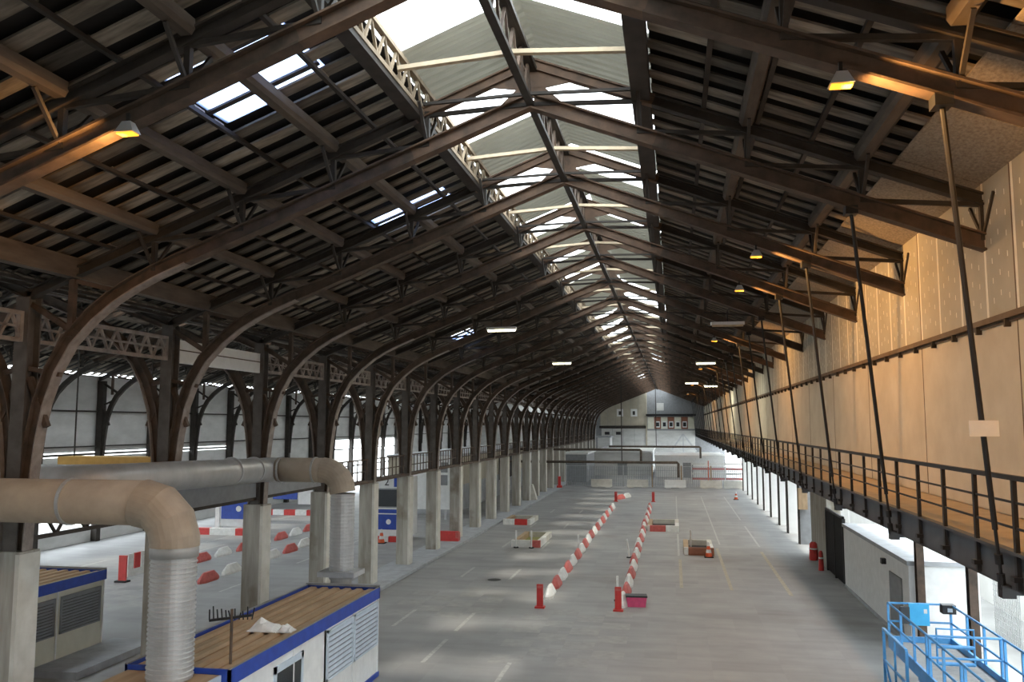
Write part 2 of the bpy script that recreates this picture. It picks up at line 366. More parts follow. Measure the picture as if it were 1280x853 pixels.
# skylights along both ridges
LIFT = 0.30
for xr in (XR, XR2):
    for sg in (-1, 1):
        def pane(y0, y1, m, nm, cor):
            q = MB(); n = max(1, int((y1 - y0) / 0.29)) if cor else 1
            A = []; st = (y1 - y0) / n
            for i in range(n):
                for fr_, o_ in (((0, 0), (0.55, 0), (0.68, 0.075), (0.87, 0.075)) if cor else ((0, 0),)): A.append((y0 + (i + fr_) * st, o_))
            A.append((y1, 0))
            o0 = len(q.v)
            for y, o in A:
                for d in (0.0, 2.5):
                    q.v.append((sg * d, y, zr(d) + LIFT + o))
            for i in range(len(A) - 1): q.f.append((o0 + 2 * i, o0 + 2 * i + 1, o0 + 2 * i + 3, o0 + 2 * i + 2))
            return q.mesh(nm, m)
        pc = pane(1.7, 4.1, 'sky_clear', 'clear_skylight_pane', False); pp = pane(4.1 - S, 1.7, 'sky_pale', 'pale_skylight_sheet', True)
        pn = pane(2.9, 4.1, 'sky_clear', 'clear_skylight_pane', False); pp2 = pane(4.1 - S, 2.9, 'sky_pale', 'pale_skylight_sheet', True)
        if xr == XR2: pc = pn = pane(0.6, 4.1, 'sky_clear', 'clear_skylight_pane', False); pp = pp2 = pane(4.1 - S, 0.6, 'sky_pale', 'pale_skylight_sheet', True)  # side hall clear panes enlarged to let more light onto its outer wall
        for b in range(-2, NB):
            thin = (sg > 0 and b in (5, 7, 8, 11, 14)) or (sg < 0 and b in (6, 9, 13))
            obj('clear_skylight_pane', pn if thin else pc, ceil, (xr, b * S, 0)); obj('pale_skylight_sheet', pp2 if thin else pp, ceil, (xr, b * S, 0))
# ridge lattice girder + skylight edge girders
def lattice(y0, y1, za, zb, n, wd, x=0, ch=0.09):
    ch_m = MB().bar((x, y0, za), (x, y1, za), wd, ch).bar((x, y0, zb), (x, y1, zb), wd, ch)
    bars = []
    st = (y1 - y0) / n
    for i in range(n):
        a0, a1 = (za, zb) if i % 2 == 0 else (zb, za)
        bars.append(((x, y0 + i * st, a0), (x, y0 + (i + 1) * st, a1)))
    return ch_m, bars
chm, bars = lattice(0, S, 14.05, 14.78, 14, 0.15)
chme = chm.bar((0.11, 0, 14.78), (0.11, S, 14.78), 0.06, 0.09).mesh('ridge_girder', 'steel')
bme = [MB().bar(p, q, 0.05, 0.05).mesh('lattice_bar', 'rust') for p, q in bars[:2]]
allb = MB()
for p, q in bars: allb.bar(p, q, 0.05, 0.05)
allbm = allb.mesh('lattice_bars', 'rust')
ech, eb = lattice(0, S, 14.02, 14.62, 16, 0.12)
echm = ech.mesh('skylight_edge_girder', 'tie2'); ebb = MB()
for p, q in eb: ebb.bar(p, q, 0.05, 0.05)
ebm = ebb.mesh('lattice_bars', 'tie2')
eboxm = B(-0.16, 0.2, 0, S, 13.95, 14.62).mesh('skylight_edge_beam', 'steel')
elow = B(-0.20, 0.10, 0, S, 13.86, 14.04).mesh('skylight_edge_beam', 'steel')
for b in range(-2, NB):
    for xr in (XR, XR2):
        g = obj('ridge_girder', chme, ceil, (xr, b * S, 0))
        if xr == XR and 1 <= b < 9:
            for i in range(14): obj('lattice_bar', bme[i % 2], g, (0, (i - i % 2) * S / 14, 0))
        else: obj('lattice_bars', allbm, g)['kind'] = 'stuff'
        g = obj('skylight_edge_girder', echm, ceil, (xr - 2.32, b * S, 0)); obj('lattice_bars', ebm, g)['kind'] = 'stuff'
        obj('skylight_edge_beam', elow, ceil, (xr - 2.38, b * S, 0))
        obj('skylight_edge_beam', eboxm, ceil, (xr + 2.22, b * S, 0))
t1 = MB().bar((-2.2, 0, 14.16), (0, 0, 14.30), 0.12, 0.08).bar((2.2, 0, 14.16), (0, 0, 14.30), 0.12, 0.08).mesh('skylight_tie', 'tie')
t2 = MB().bar((-2.2, 0, 14.1), (0, 0, 14.16), 0.07, 0.06).bar((2.2, 0, 14.1), (0, 0, 14.16), 0.07, 0.06).mesh('skylight_tie', 'steel')
for b in range(-1, NB):
    obj('skylight_tie', t1, ceil, (XR, b * S + 3.6, 0)); obj('skylight_tie', t2, ceil, (XR, b * S + 5.25, 0))

# ------------------------------------------------------------------ roof trusses
def ibeam(path, depth, wd, side=1, t=0.035):
    return MB().ribbon(path, 0, t, wd, side).ribbon(path, t, depth - t, 0.05, side).ribbon(path, depth - t, depth, wd, side)
LEFT_END = 7.6
PARTS = {}
def truss_meshes(rd, mirror=False):
    """rd: reach of the chord on the +x side; -x side runs to the colonnade arch"""
    out = []
    s = 1
    RI = 2.45
    def ch(nm, a, b, f, dp, wd, m): return (nm, ibeam([(a, f(a)), (b, f(b))], dp, wd).mesh(nm, m))
    out += [ch('lower_chord', -LEFT_END, -RI, zl, 0.30, 0.26, 'rust'), ch('lower_chord', RI, rd[0], zl, 0.30, 0.26, 'rust'),
            ch('lower_chord', -RI, 0, zl, 0.30, 0.26, 'rust_lit'), ch('lower_chord', 0, RI, zl, 0.30, 0.26, 'rust_lit'),
            ch('upper_chord', -11.5, -RI, zu, 0.22, 0.2, 'steel'), ch('upper_chord', RI, rd[1], zu, 0.22, 0.2, 'steel'),
            ch('upper_chord', -RI, 0, zu, 0.22, 0.2, 'rust_lit'), ch('upper_chord', 0, RI, zu, 0.22, 0.2, 'rust_lit')]
    kp = MB().poly([(-0.75, zl(0.75) + 0.3), (-0.28, 14.4), (0.28, 14.4), (0.75, zl(0.75) + 0.3), (0, zl(0) + 0.25)], -0.025, 0.025)
    kp.poly([(-0.28, 14.38), (-0.85, zu(0.85)), (0, zu(0) + 0.1), (0.85, zu(0.85)), (0.28, 14.38)], -0.025, 0.025)
    out += [('ridge_plate', kp.mesh('ridge_plate', 'rust_lit'))]
    for sg in (-1, 1):
        prev = 0
        for i, d in enumerate(NODE):
            if sg > 0 and d > rd[0]: break
            if d > 8.5:
                out.append(('post', MB().bar((sg * d, 0, 9.45), (sg * d, 0, zu(d)), 0.13).mesh('post', 'rust')))
                out.append(('brace', MB().bar((sg * (d - 1.15), 0, zl(d - 1.15) + 0.1), (sg * (d - 0.1), 0, zu(d) - 0.05), 0.1).mesh('brace', 'rust')))
                break
            out.append(('post', MB().bar((sg * d, 0, zl(d) + 0.2), (sg * d, 0, zu(d) + 0.1), 0.10).mesh('post', 'steel')))
            for q in (-1, 1):
                out.append(('brace', MB().bar((sg * d, q * 0.05, zl(d) + 0.3), (sg * d, q * 0.62, zu(d) + 0.1), 0.06).mesh('brace', 'steel')))
            pz = zl(prev) + (0.10 if prev == 0 else 0.24)
            out.append(('strut', MB().bar((sg * prev, 0, pz), (sg * d, 0, zu(d) + 0.02), 0.09, 0.08).mesh('strut', 'steel')))
            prev = d
    return out
TR1 = truss_meshes((XW - XR, 9.6))
TR2 = truss_meshes((LEFT_END, 11.5))
for n in range(1, NB):
    t = thing('roof_truss', ('brown steel roof truss spanning the main hall, %s in view' % ORD[n - 1]) if n > 1 else 'brown steel roof truss right above the viewer, out of frame', 'roof truss', (XR, n * S, 0), 0, 'main hall trusses')
    for nm, me in TR1: obj(nm, me, t)
for n in range(3, NB):
    t = thing('side_hall_truss', 'dark steel truss of the left side hall meeting the %s column in view' % ORD[n - 2], 'roof truss', (XR2, n * S, 0), 0, 'side hall trusses')
    for nm, me in TR2: obj(nm, me, t)

# ------------------------------------------------------------------ colonnade
arc = [(3.9, zl(7.6)), (3.2, 10.70), (2.7, 10.46), (2.2, 10.17), (1.7, 9.78), (1.2, 9.26), (0.85, 8.65), (0.6, 7.93), (0.47, 7.2), (0.38, 6.4), (0.33, 5.6), (0.30, 4.75)]
def col_meshes():
    out = []
    out.append(('concrete_base', B(-0.36, 0.36, -0.3, 0.3, 0, 4.75).mesh('concrete_base', 'conc')))
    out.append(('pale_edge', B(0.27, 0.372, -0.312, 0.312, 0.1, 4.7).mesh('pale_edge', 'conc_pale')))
    st = MB().box(-0.17, 0.17, -0.2, -0.16, 4.75, 10.35).box(-0.17, 0.17, 0.16, 0.2, 4.75, 10.35).box(-0.03, 0.03, -0.16, 0.16, 4.75, 10.35)
    out.append(('steel_post', st.mesh('steel_post', 'postg')))
    for sg in (1, -1):
        path = [(sg * x, z) for x, z in arc]
        sd = -1 if sg > 0 else 1
        rib = MB().ribbon(path, 0.03, 0.27, 0.05, sd).ribbon(path, 0.27, 0.30, 0.3, sd)
        out.append(('arch_rib', rib.mesh('arch_rib', 'rust'), MB().ribbon(path, 0.0, 0.03, 0.3, sd).mesh('flange', 'dust')))
        out.append(('web_plate', MB().poly([(0, 4.76), (sg * 0.29, 4.76), (sg * 0.37, 6.4), (sg * 0.48, 7.35), (0, 7.35)], -0.03, 0.03).mesh('web_plate', 'rust')))
        out.append(('brace', MB().bar((sg * 0.1, 0, 10.2), (sg * 1.35, 0, 9.45), 0.12).mesh('brace', 'rust')))
        out.append(('brace', MB().bar((sg * 0.12, 0, 8.55), (sg * 0.62, 0, 7.45), 0.12).mesh('brace', 'rust')))
        out.append(('brace', MB().bar((sg * 0.1, 0, 8.75), (sg * 0.9, 0, 8.6), 0.1).mesh('brace', 'rust')))
    return out
CM = col_meshes()
for n in range(2, NB):
    t = thing('arched_column', ('concrete column with flaring arched steel head between the halls, %s in view' % ORD[n - 2]) if n > 2 else 'arched column just outside the left edge of the view', 'column', (XC, n * S, 0), 0, 'colonnade columns')
    for e in CM:
        p = obj(e[0], e[1], t)
        if len(e) > 2: obj('flange', e[2], p)['label'] = 'pale dusty underside flange'
# girders between the columns
def girder(y0, y1, za, zb, n, m):
    ch, bars = lattice(y0, y1, za, zb, n, 0.12)
    ch.bar((0, y0, (za + zb) / 2), (0, y1, (za + zb) / 2), 0.06, 0.05).box(-0.06, 0.06, y0, y0 + 0.1, za, zb).box(-0.06, 0.06, y1 - 0.1, y1, za, zb)
    return ch.mesh('chords', m), [MB().bar(p, q, 0.06).mesh('lattice_bar', m) for p, q in bars[:2]], (y1 - y0) / n
gch, gb, gst = girder(0.2, S - 0.2, 9.38, 9.98, 16, 'dust')
lch, lb, lst = girder(0.2, S - 0.2, 4.95, 5.6, 10, 'steel')
wp = MB().box(-0.05, 0.05, 0.2, S - 0.2, 9.3, 9.98).mesh('girder_plate', 'white')
lp = MB().box(-0.04, 0.04, 0.2, S - 0.2, 4.95, 6.0).mesh('girder_plate', 'grey')
lr = MB().box(-0.06, 0.06, 0.2, S - 0.2, 4.90, 5.0).box(-0.06, 0.06, 0.2, S - 0.2, 5.95, 6.05).mesh('girder_edge', 'steel')
lpr = MB().bar((-0.08, S * 0.5, 4.9), (-0.08, S * 0.5, 6.05), 0.08).mesh('girder_stiffener', 'steel')
lpd = MB().bar((-0.08, 0.6, 5.0), (-0.08, 1.9, 6.0), 0.06).bar((-0.08, S - 0.6, 5.0), (-0.08, S - 1.9, 6.0), 0.06).mesh('girder_brace', 'steel')
railp = MB().bar((0, 0.2, 5.85), (0, S - 0.2, 5.85), 0.06).bar((0, 0.2, 5.3), (0, S - 0.2, 5.3), 0.05).bar((0, 0, 4.82), (0, S, 4.82), 0.5, 0.12)
for i in range(9): railp.bar((0, 0.4 + i * 0.6, 4.85), (0, 0.4 + i * 0.6, 5.85), 0.045)
railp = railp.mesh('gallery_railing', 'rust')
for n in range(2, NB - 1):
    if n == 4:
        t = thing('plate_girder', 'white painted plate girder high between the second and third columns', 'girder', (XC, n * S, 0))
        obj('girder_plate', wp, t)
        obj('girder_edge', MB().bar((0.06, 0.2, 9.68), (0.06, S - 0.2, 9.68), 0.03, 0.03).mesh('girder_edge', 'rust'), t)
    else:
        t = thing('lattice_girder', ('rusty lattice girder high between %s and %s column in view' % (ORD[n - 2], ORD[n - 1])) if n > 2 else 'rusty lattice girder end at the left edge before the first column', 'girder', (XC, n * S, 0), 0, 'upper lattice girders')
        obj('chords', gch, t)
        if n < 9:
            for i in range(16): obj('lattice_bar', gb[i % 2], t, (0, (i - i % 2) * gst, 0))
        else:
            for i in range(0, 16, 2): obj('lattice_bar', gb[0], t, (0, i * gst, 0))
    if n in (4, 5):
        t = thing('plate_girder', ('grey plate girder with diagonal ribs behind the long grey duct' if n == 4 else 'rust-stained grey plate girder behind the elbow of the far duct'), 'girder', (XC, n * S, 0))
        obj('girder_plate', lp, t); obj('girder_edge', lr, t); obj('girder_stiffener', lpr, t); obj('girder_brace', lpd, t)
    elif n == 2: pass
    elif n < 4:
        t = thing('lattice_girder', 'dark lattice girder low between %s and %s column, under the near duct' % (ORD[n - 2], ORD[n - 1]), 'girder', (XC, n * S, 0), 0, 'low lattice girders')
        obj('chords', lch, t)
        for i in range(10): obj('lattice_bar', lb[i % 2], t, (0, (i - i % 2) * lst, 0))
    else:
        o = obj('gallery_railing', railp, None, (XC, n * S, 0)); tag(o, 'rusty gallery railing on the column tops after the %s column in view' % ORD[n - 2], 'railing', 'gallery railings')

# ------------------------------------------------------------------ right wall, trim, walkway
wr = struct(obj('wall_right', B(XW + 0.02, XW + 0.2, YB, YE, 5.7, 12.0).mesh('wall_right', 'plaster')))
pm1 = B(-0.02, 0.02, 0.012, S - 0.012, 5.95, 9.28).mesh('plaster_panel', 'plaster')
pm2 = B(-0.02, 0.02, 0.03, S / 4 - 0.03, 9.42, 12.0).mesh('plasterboard', 'board')
js = B(-0.024, 0.02, -0.045, 0.045, 9.42, 12.0).mesh('joint_strip', 'filler')
sp = MB()
for yy in (0.35, 0.72, 1.06):
    for k in range(6): sp.box(-0.023, 0.0, yy - 0.014, yy + 0.014, 9.65 + k * 0.36 + (0.1 if yy == 0.72 else 0), 9.75 + k * 0.36 + (0.1 if yy == 0.72 else 0))
sp = sp.mesh('filler_spots', 'filler')
seam = B(-0.03, 0.02, -0.018, 0.018, 5.95, 12.0).mesh('panel_seam', 'seam')
for b in range(-2, NB):
    obj('plaster_panel', pm1, wr, (XW, b * S - 1.3, 0))
    if b % 1 == 0: obj('panel_seam', seam, wr, (XW + 0.005, b * S - 1.3, 0))
    for i in range(4):
        q = obj('plasterboard', pm2, wr, (XW, b * S + i * S / 4, 0)); obj('joint_strip', js, wr, (XW, b * S + i * S / 4, 0))
        if b < 9: obj('filler_spots', sp, q)['kind'] = 'stuff'
tr = struct(obj('trim_3', B(XW - 0.12, XW, YB, YE, 9.30, 9.40).box(XW - 0.05, XW, YB, YE, 9.24, 9.30).mesh('wall_ledge', 'seam')))
bk = MB().box(-0.12, -0.02, -0.03, 0.03, 9.16, 9.30).mesh('bracket', 'steel')
for k in range(-8, int(YE / 1.39)): obj('bracket', bk, tr, (XW, k * 1.3875 + 0.4, 0))
struct(obj('wall_right_outer', B(9.0, 9.2, YB, YE, 6.0, 10.75).mesh('wall_right_outer', 'wallc')))
XWO = 4.13; ZF = 5.93
wk = thing('hanging_walkway', 'black railed walkway hung along the beige right wall', 'walkway', (0, 0, 0))
obj('deck', B(XWO, XW, YB, YE, 5.84, 5.93).mesh('deck', mat('worn_walkway_floor', (0.42, 0.32, 0.2), (0.34, 0.25, 0.15), 2, 0.7)), wk)
fa = MB().box(XWO - 0.02, XWO + 0.02, YB, YE, 5.48, 5.93).box(XWO - 0.02, XWO + 0.12, YB, YE, 5.46, 5.49).box(XWO - 0.08, XWO + 0.04, YB, YE, 5.91, 5.95)
obj('fascia', fa.mesh('fascia', 'fascia'), wk)
obj('handrail', MB().bar((XWO - 0.05, YB, 6.85), (XWO - 0.05, YE, 6.85), 0.07, 0.06).mesh('handrail', 'black'), wk)
for zz in (6.55, 6.24): obj('mid_rail', MB().bar((XWO - 0.05, YB, zz), (XWO - 0.05, YE, zz), 0.018, 0.03).mesh('mid_rail', 'black'), wk)
pst = MB().box(-0.075, -0.025, -0.035, 0.035, 5.5, 6.84).box(-0.12, -0.02, -0.06, 0.06, 5.6, 5.66).mesh('rail_post', 'black')
for k in range(0, int(YE / (S / 4))): obj('rail_post', pst, wk, (XWO, k * S / 4 + 0.35, 0))
hg = MB().box(-0.12, 1.4, -0.06, 0.06, 5.38, 5.5).box(-0.13, 0.03, -0.08, 0.08, 5.34, 5.5).mesh('hanger_bracket', 'black')
crossb = MB().box(0.0, 1.57, -0.05, 0.05, 5.5, 5.84).mesh('cross_beam', 'fascia')
for n in range(1, NB):
    obj('hanger_bracket', hg, wk, (XWO, n * S + 0.75, 0))
for k in range(NB * 2): obj('cross_beam', crossb, wk, (XWO, k * S / 2 + 1, 0))
xt = 3.38; zt = zl(xt - XR) + 0.05
d = Vector((XWO - 0.1 - xt, 0, 5.45 - zt))
def rp(t): return (d.x * t, 0.75 * t, d.z * t)
rodm = MB().tube([rp(0), rp(0.88)], 0.036, 8).mesh('rod', 'black')
rodl = MB().tube([rp(0.86), rp(0.97)], 0.022, 6).tube([rp(0.93), rp(0.95)], 0.05, 8).tube([rp(0.97), rp(1.0)], 0.05, 8).mesh('turnbuckle', 'black')
rodt = MB().box(-0.11, 0.11, -0.13, 0.13, -0.16, 0.0).mesh('clamp', 'black')
for n in range(2, NB):
    t = thing('tie_rod', 'slanted black tie rod carrying the walkway, %s from the viewer' % ORD[n - 1], 'tie rod', (xt, n * S, zt), 0, 'walkway tie rods')
    obj('rod', rodm, t); obj('turnbuckle', rodl, t); obj('clamp', rodt, t)
sg = obj('notice_plate', B(-0.17, 0.17, -0.01, 0.01, -0.1, 0.1).mesh('notice_plate', 'white'), None, (xt + d.x * 0.675, 2 * S + 0.75 * 0.675 - 0.055, zt + d.z * 0.675))
tag(sg, 'small white notice plate clipped to the nearest tie rod', 'sign')

# ------------------------------------------------------------------ end walls, outer wall of side hall
struct(obj('wall_back', B(XO - 0.5, 9.5, YB - 0.3, YB, -0.2, 16).mesh('wall_back', 'wallc')))
wo = struct(obj('wall_left', None))
pan = B(-0.1, 0.1, 0.05, S - 0.05, 5.75, 7.27).mesh('wall_panel', 'wallc'); pan2 = B(-0.1, 0.1, 0.05, S - 0.05, 7.26, 8.77).mesh('wall_panel', 'wallc'); pan3 = B(-0.1, 0.1, 0.05, S - 0.05, 8.76, 10.62).mesh('wall_panel', 'wallc')
plow = B(-0.12, 0.12, 0.05, S - 0.05, 0, 0.9).mesh('wall_panel', 'wallc')
for b in range(-2, NB):
    for q in (pan, pan2, pan3): obj('wall_panel', q, wo, (XO, b * S, 0))
    if b in (12, 13, 14, 15) or b > 19: obj('wall_panel', B(-0.12, 0.12, 0.05, S - 0.05, 0, 5.75).mesh('wall_panel', 'wallc'), wo, (XO, b * S, 0))
    elif 15 < b < 20:
        q = MB()
        for z in (2.6, 4.6): q.box(-0.05, 0.05, 0, S, z, z + 0.12)
        obj('wall_rail', q.mesh('wall_rail', 'steel'), wo, (XO, b * S, 0))
        if b == 18: obj('wall_panel', plow, wo, (XO, b * S, 0))
    else:
        q = MB()
        if b % 2: q.bar((0.15, 0.2, 0.6), (0.15, S - 0.2, 2.6), 0.08).bar((0.15, 0.2, 2.6), (0.15, S - 0.2, 0.6), 0.08)
        obj('wall_panel', B(-0.1, 0.1, 0.02, S - 0.02, 2.5, 5.45).mesh('wall_panel', 'wallc'), wo, (XO, b * S, 0)); obj('wall_panel', B(-0.14, 0.14, 0.0, S, 0, 0.85).mesh('wall_panel', 'wallc'), wo, (XO, b * S, 0))  # low plinth panel added to cut glare on the side hall floor
        q.bar((0.15, 0, 4.2), (0.15, S, 4.2), 0.1, 0.14).bar((0.15, 0, 5.6), (0.15, S, 5.6), 0.1, 0.14)
        obj('wall_brace', q.mesh('wall_brace', 'steel'), wo, (XO, b * S, 0))
pipe_h = MB().tube([(XO + 0.25, YB, 8.35), (XO + 0.25, YE, 8.35)], 0.06, 6).tube([(XO + 0.25, YB, 6.1), (XO + 0.25, YE, 6.1)], 0.05, 6)
obj('wall_pipe', pipe_h.mesh('wall_pipe', 'steel'), wo)
# half columns at the outer wall
oc = []
oc.append(('steel_post', B(-0.2, 0.2, -0.2, 0.2, 0, 10.35).mesh('steel_post', 'steel')))
path = arc
oc.append(('arch_rib', MB().ribbon(path, 0, 0.28, 0.2, -1).mesh('arch_rib', 'steel')))
oc.append(('brace', MB().bar((0.1, 0, 10.2), (1.35, 0, 9.45), 0.12).mesh('brace', 'steel')))
oc.append(('brace', MB().bar((0.1, 0, 8.75), (0.95, 0, 9.1), 0.1).mesh('brace', 'steel')))
oc.append(('brace', MB().bar((0.12, 0, 8.55), (0.62, 0, 7.45), 0.12).mesh('brace', 'steel')))
for n in range(8, NB):
    t = thing('wall_column', ('dark arched steel column against the far grey panel wall, %s in view' % ORD[n - 8]) if n > 8 else 'dark arched wall column hidden behind the leftmost concrete column', 'column', (XO + 0.35, n * S, 0), 0, 'outer wall columns')
    for nm, me in oc: obj(nm, me, t)

# far gable wall
gw = struct(obj('wall_far', MB().poly([(XO - 0.3, -0.2), (9.3, -0.2), (9.3, 10.4), (XR, 15.2), (XC, 10.6), (XR2, 15.2), (XO - 0.3, 10.4)][:0] or [(XC, -0.2), (9.3, -0.2), (9.3, zr(12.05)), (XR, zr(0) + 0.25), (XC, zr(11.5))], YE, YE + 0.3).mesh('wall_far', 'grey')))
obj('gable_side_panel', MB().poly([(XO, -0.2), (XC, -0.2), (XC, zr(11.5)), (XR2, zr(0) + 0.25), (XO, zr(11.5))], YE, YE + 0.3).mesh('gable_side_panel', 'wallc'), gw)
def gp(nm, x0, x1, z0, z1, m, dy=0.1): return obj(nm, B(x0, x1, YE - dy, YE + 0.01, z0, z1).mesh(nm, m), gw)
for i in range(6):
    x0 = -13.4 + i * 1.42
    obj('cladding_panel', MB().poly([(x0, 7.3), (x0 + 1.38, 7.3), (x0 + 1.38, min(13.2, zr(-XR + 0) * 0 + 14.7 - SL * abs(x0 + 1.38 - XR))), (x0, min(13.2, 14.7 - SL * abs(x0 - XR)))], YE - 0.12, YE).mesh('cladding_panel', 'cladding'), gw)
gp('dark_beam', -13.6, -4.9, 6.8, 7.25, 'steel', 0.4)
for i in range(4): gp('concrete_panel', -13.2 + i * 2.05, -11.2 + i * 2.05, 1.2, 6.75, 'wallc', 0.15)
for x in (-12.6, -10.5): gp('vent', x, x + 0.9, 5.6, 6.15, 'black', 0.2)
for x in (-10.3, -7.7):
    q = gp('poster', x, x + 1.2, 9.0, 10.4, 'white', 0.16); gp('poster_print', x + 0.35, x + 0.8, 9.3, 10.0, 'steel', 0.18)
for i in range(7):
    x = -4.6 + i * 1.23
    gp('colour_panel', x, x + 1.17, 6.7, 8.9, 'cream' if i % 2 == 0 else 'brick', 0.12)
    if 0 < i < 6: gp('framed_print', x + 0.2, x + 1.0, 6.95, 8.1, 'white', 0.15); gp('print', x + 0.32, x + 0.88, 7.15, 7.9, 'black', 0.17)
gp('dark_beam', -4.9, 4.2, 9.1, 9.45, 'black', 0.4)
gp('round_vent', -2.9, -1.6, 10.1, 11.5, 'wallc', 0.05)
gp('gable_post', -5.0, -4.7, 1.0, 13.4, 'cladding', 0.3)
gp('lower_band', -4.7, 4.0, 1.0, 6.4, 'wallc', 0.1)

# ------------------------------------------------------------------ right side: pillars, hut, gate, outside wall
for i, (y, wd) in enumerate(((57.0, 0.5), (62.6, 0.7), (67.4, 0.7), (73.0, 0.7), (78.5, 0.7), (84, 0.7), (89.5, 0.7), (95, 0.7), (101, 0.7))):
    t = thing('concrete_pillar', 'pale concrete pillar under the walkway by the open right side, %s from the viewer' % ORD[i + 1], 'pillar', (8.2, y, 0), 0, 'right side pillars')
    obj('shaft', B(-0.45, 0.45, -wd / 2, wd / 2, 0, 5.3).mesh('shaft', 'extw' if i else 'grey'), t)
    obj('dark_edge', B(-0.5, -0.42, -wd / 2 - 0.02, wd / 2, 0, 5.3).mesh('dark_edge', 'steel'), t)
for i, (x, y) in enumerate(((8.02, 31.0), (8.5, 27.4))):
    o = obj('steel_stanchion', MB().box(-0.12, 0.12, -0.14, -0.11, 0, 5.6).box(-0.12, 0.12, 0.11, 0.14, 0, 5.6).box(-0.02, 0.02, -0.11, 0.11, 0, 5.6).mesh('steel_stanchion', 'rust'), None, (x, y, 0))
    tag(o, ['dark steel stanchion at the corner of the white hut', 'rusty steel stanchion rising behind the blue scissor lift', 'rusty steel stanchion near the walkway end at far right'][i], 'column')
pw = struct(obj('wall_pier', B(7.8, 8.5, 47.2, 52.5, 0, 5.3).mesh('wall_pier', 'conc')))
ht = thing('block_hut', 'low white rendered hut with grey door beneath the walkway', 'hut', (7.75, 31.3, 0))
obj('body', B(0, 2.2, 0, 11.2, 0, 2.75).mesh('body', 'white'), ht)
obj('roof_slab', B(-0.06, 2.26, -0.06, 11.26, 2.75, 2.9).mesh('roof_slab', 'kerb'), ht)
dr = obj('door', B(-0.04, 0.02, 0.9, 2.6, 0.05, 2.15).mesh('door', 'grey'), ht); obj('handle', B(-0.09, -0.04, 1.05, 1.15, 1.0, 1.1).mesh('handle', 'black'), dr)
obj('wall_lamp', B(-0.16, 0.0, 3.1, 3.35, 2.3, 2.5).mesh('wall_lamp', 'black'), ht)
obj('skirting', B(-0.05, 0, 0, 11.2, 0, 0.12).mesh('skirting', 'kerb'), ht)
gt = thing('steel_gate', 'dark barred steel gate between the white hut and grey pier', 'gate', (7.75, 42.5, 0))
obj('frame', MB().box(-0.05, 0.05, 0, 0.12, 0, 3.2).box(-0.05, 0.05, 4.5, 4.62, 0, 3.2).box(-0.05, 0.05, 0, 4.62, 3.1, 3.2).box(-0.05, 0.05, 2.2, 2.3, 0, 3.2).mesh('frame', 'black'), gt)
barm = B(-0.02, 0.02, -0.03, 0.03, 0.1, 3.1).mesh('gate_bar', 'black')
for i in range(22): obj('gate_bar', barm, gt, (0, 0.25 + i * 0.2, 0))
obj('backing_sheet', B(0.06, 0.09, 0, 4.6, 0.0, 3.1).mesh('backing_sheet', 'steel'), gt)
bs = obj('pillar_box', B(-0.35, 0.2, -0.2, 0.2, 0, 1.3).mesh('pillar_box', 'tan_light'), None, (8.0, 56.5, 2.2)); tag(bs, 'tan cabinet fixed to the nearest pale pillar', 'cabinet')
eb_ = thing('white_building', 'bright white rendered building outside the open right side', 'building', (13.5, 0, 0))
obj('facade', B(0, 6, 5, 130, -0.26, 9).mesh('facade', 'extw'), eb_)
for i in range(10): obj('pilaster', B(-0.15, 0.0, 8 + i * 9, 8.5 + i * 9, -0.26, 9).mesh('pilaster', 'extw'), eb_)
gf = MB()
for k in range(16): gf.bar((0, k * 0.16, 0), (0, k * 0.16, 2.4), 0.025)
for k in range(12): gf.bar((0, 0, k * 0.2 + 0.05), (0, 2.5, k * 0.2 + 0.05), 0.02)
o = tag(obj('wire_panel', gf.mesh('wire_panel', 'galv'), None, (11.6, 32.6, -0.26)), 'white welded wire panel standing outside behind the lift', 'fence')

# ------------------------------------------------------------------ cabins
def slat_panel(parent, x, y0, y1, z0, z1, m, ns, out=1):
    fr = MB()
    for a0, a1, b0, b1 in ((y0, y1, z0, z0 + 0.06), (y0, y1, z1 - 0.06, z1), (y0, y0 + 0.06, z0, z1), (y1 - 0.06, y1, z0, z1)): fr.box(x, x + 0.05 * out, a0, a1, b0, b1)
    sh = obj('shutter', fr.mesh('shutter', m), parent)
    ns = max(8, int(ns * 0.7)); h = (z1 - z0 - 0.12) / ns
    obj('slat_gap_shade', B(x - 0.002, x + 0.006, y0 + 0.06, y1 - 0.06, z0 + 0.06, z1 - 0.06).mesh('slat_gap_shade', 'grey' if m == 'slat' else 'fascia'), sh)  # dark sheet stands in for the shade between slats
    a, b = x + 0.05 * out, x + 0.008
    sm = MB().box(b, b + 0.03, y0 + 0.06, y1 - 0.06, h * 0.2, h * 0.88).mesh('slat', m)
    for i in range(ns): obj('slat', sm, sh, (0, 0, z0 + 0.06 + i * h))
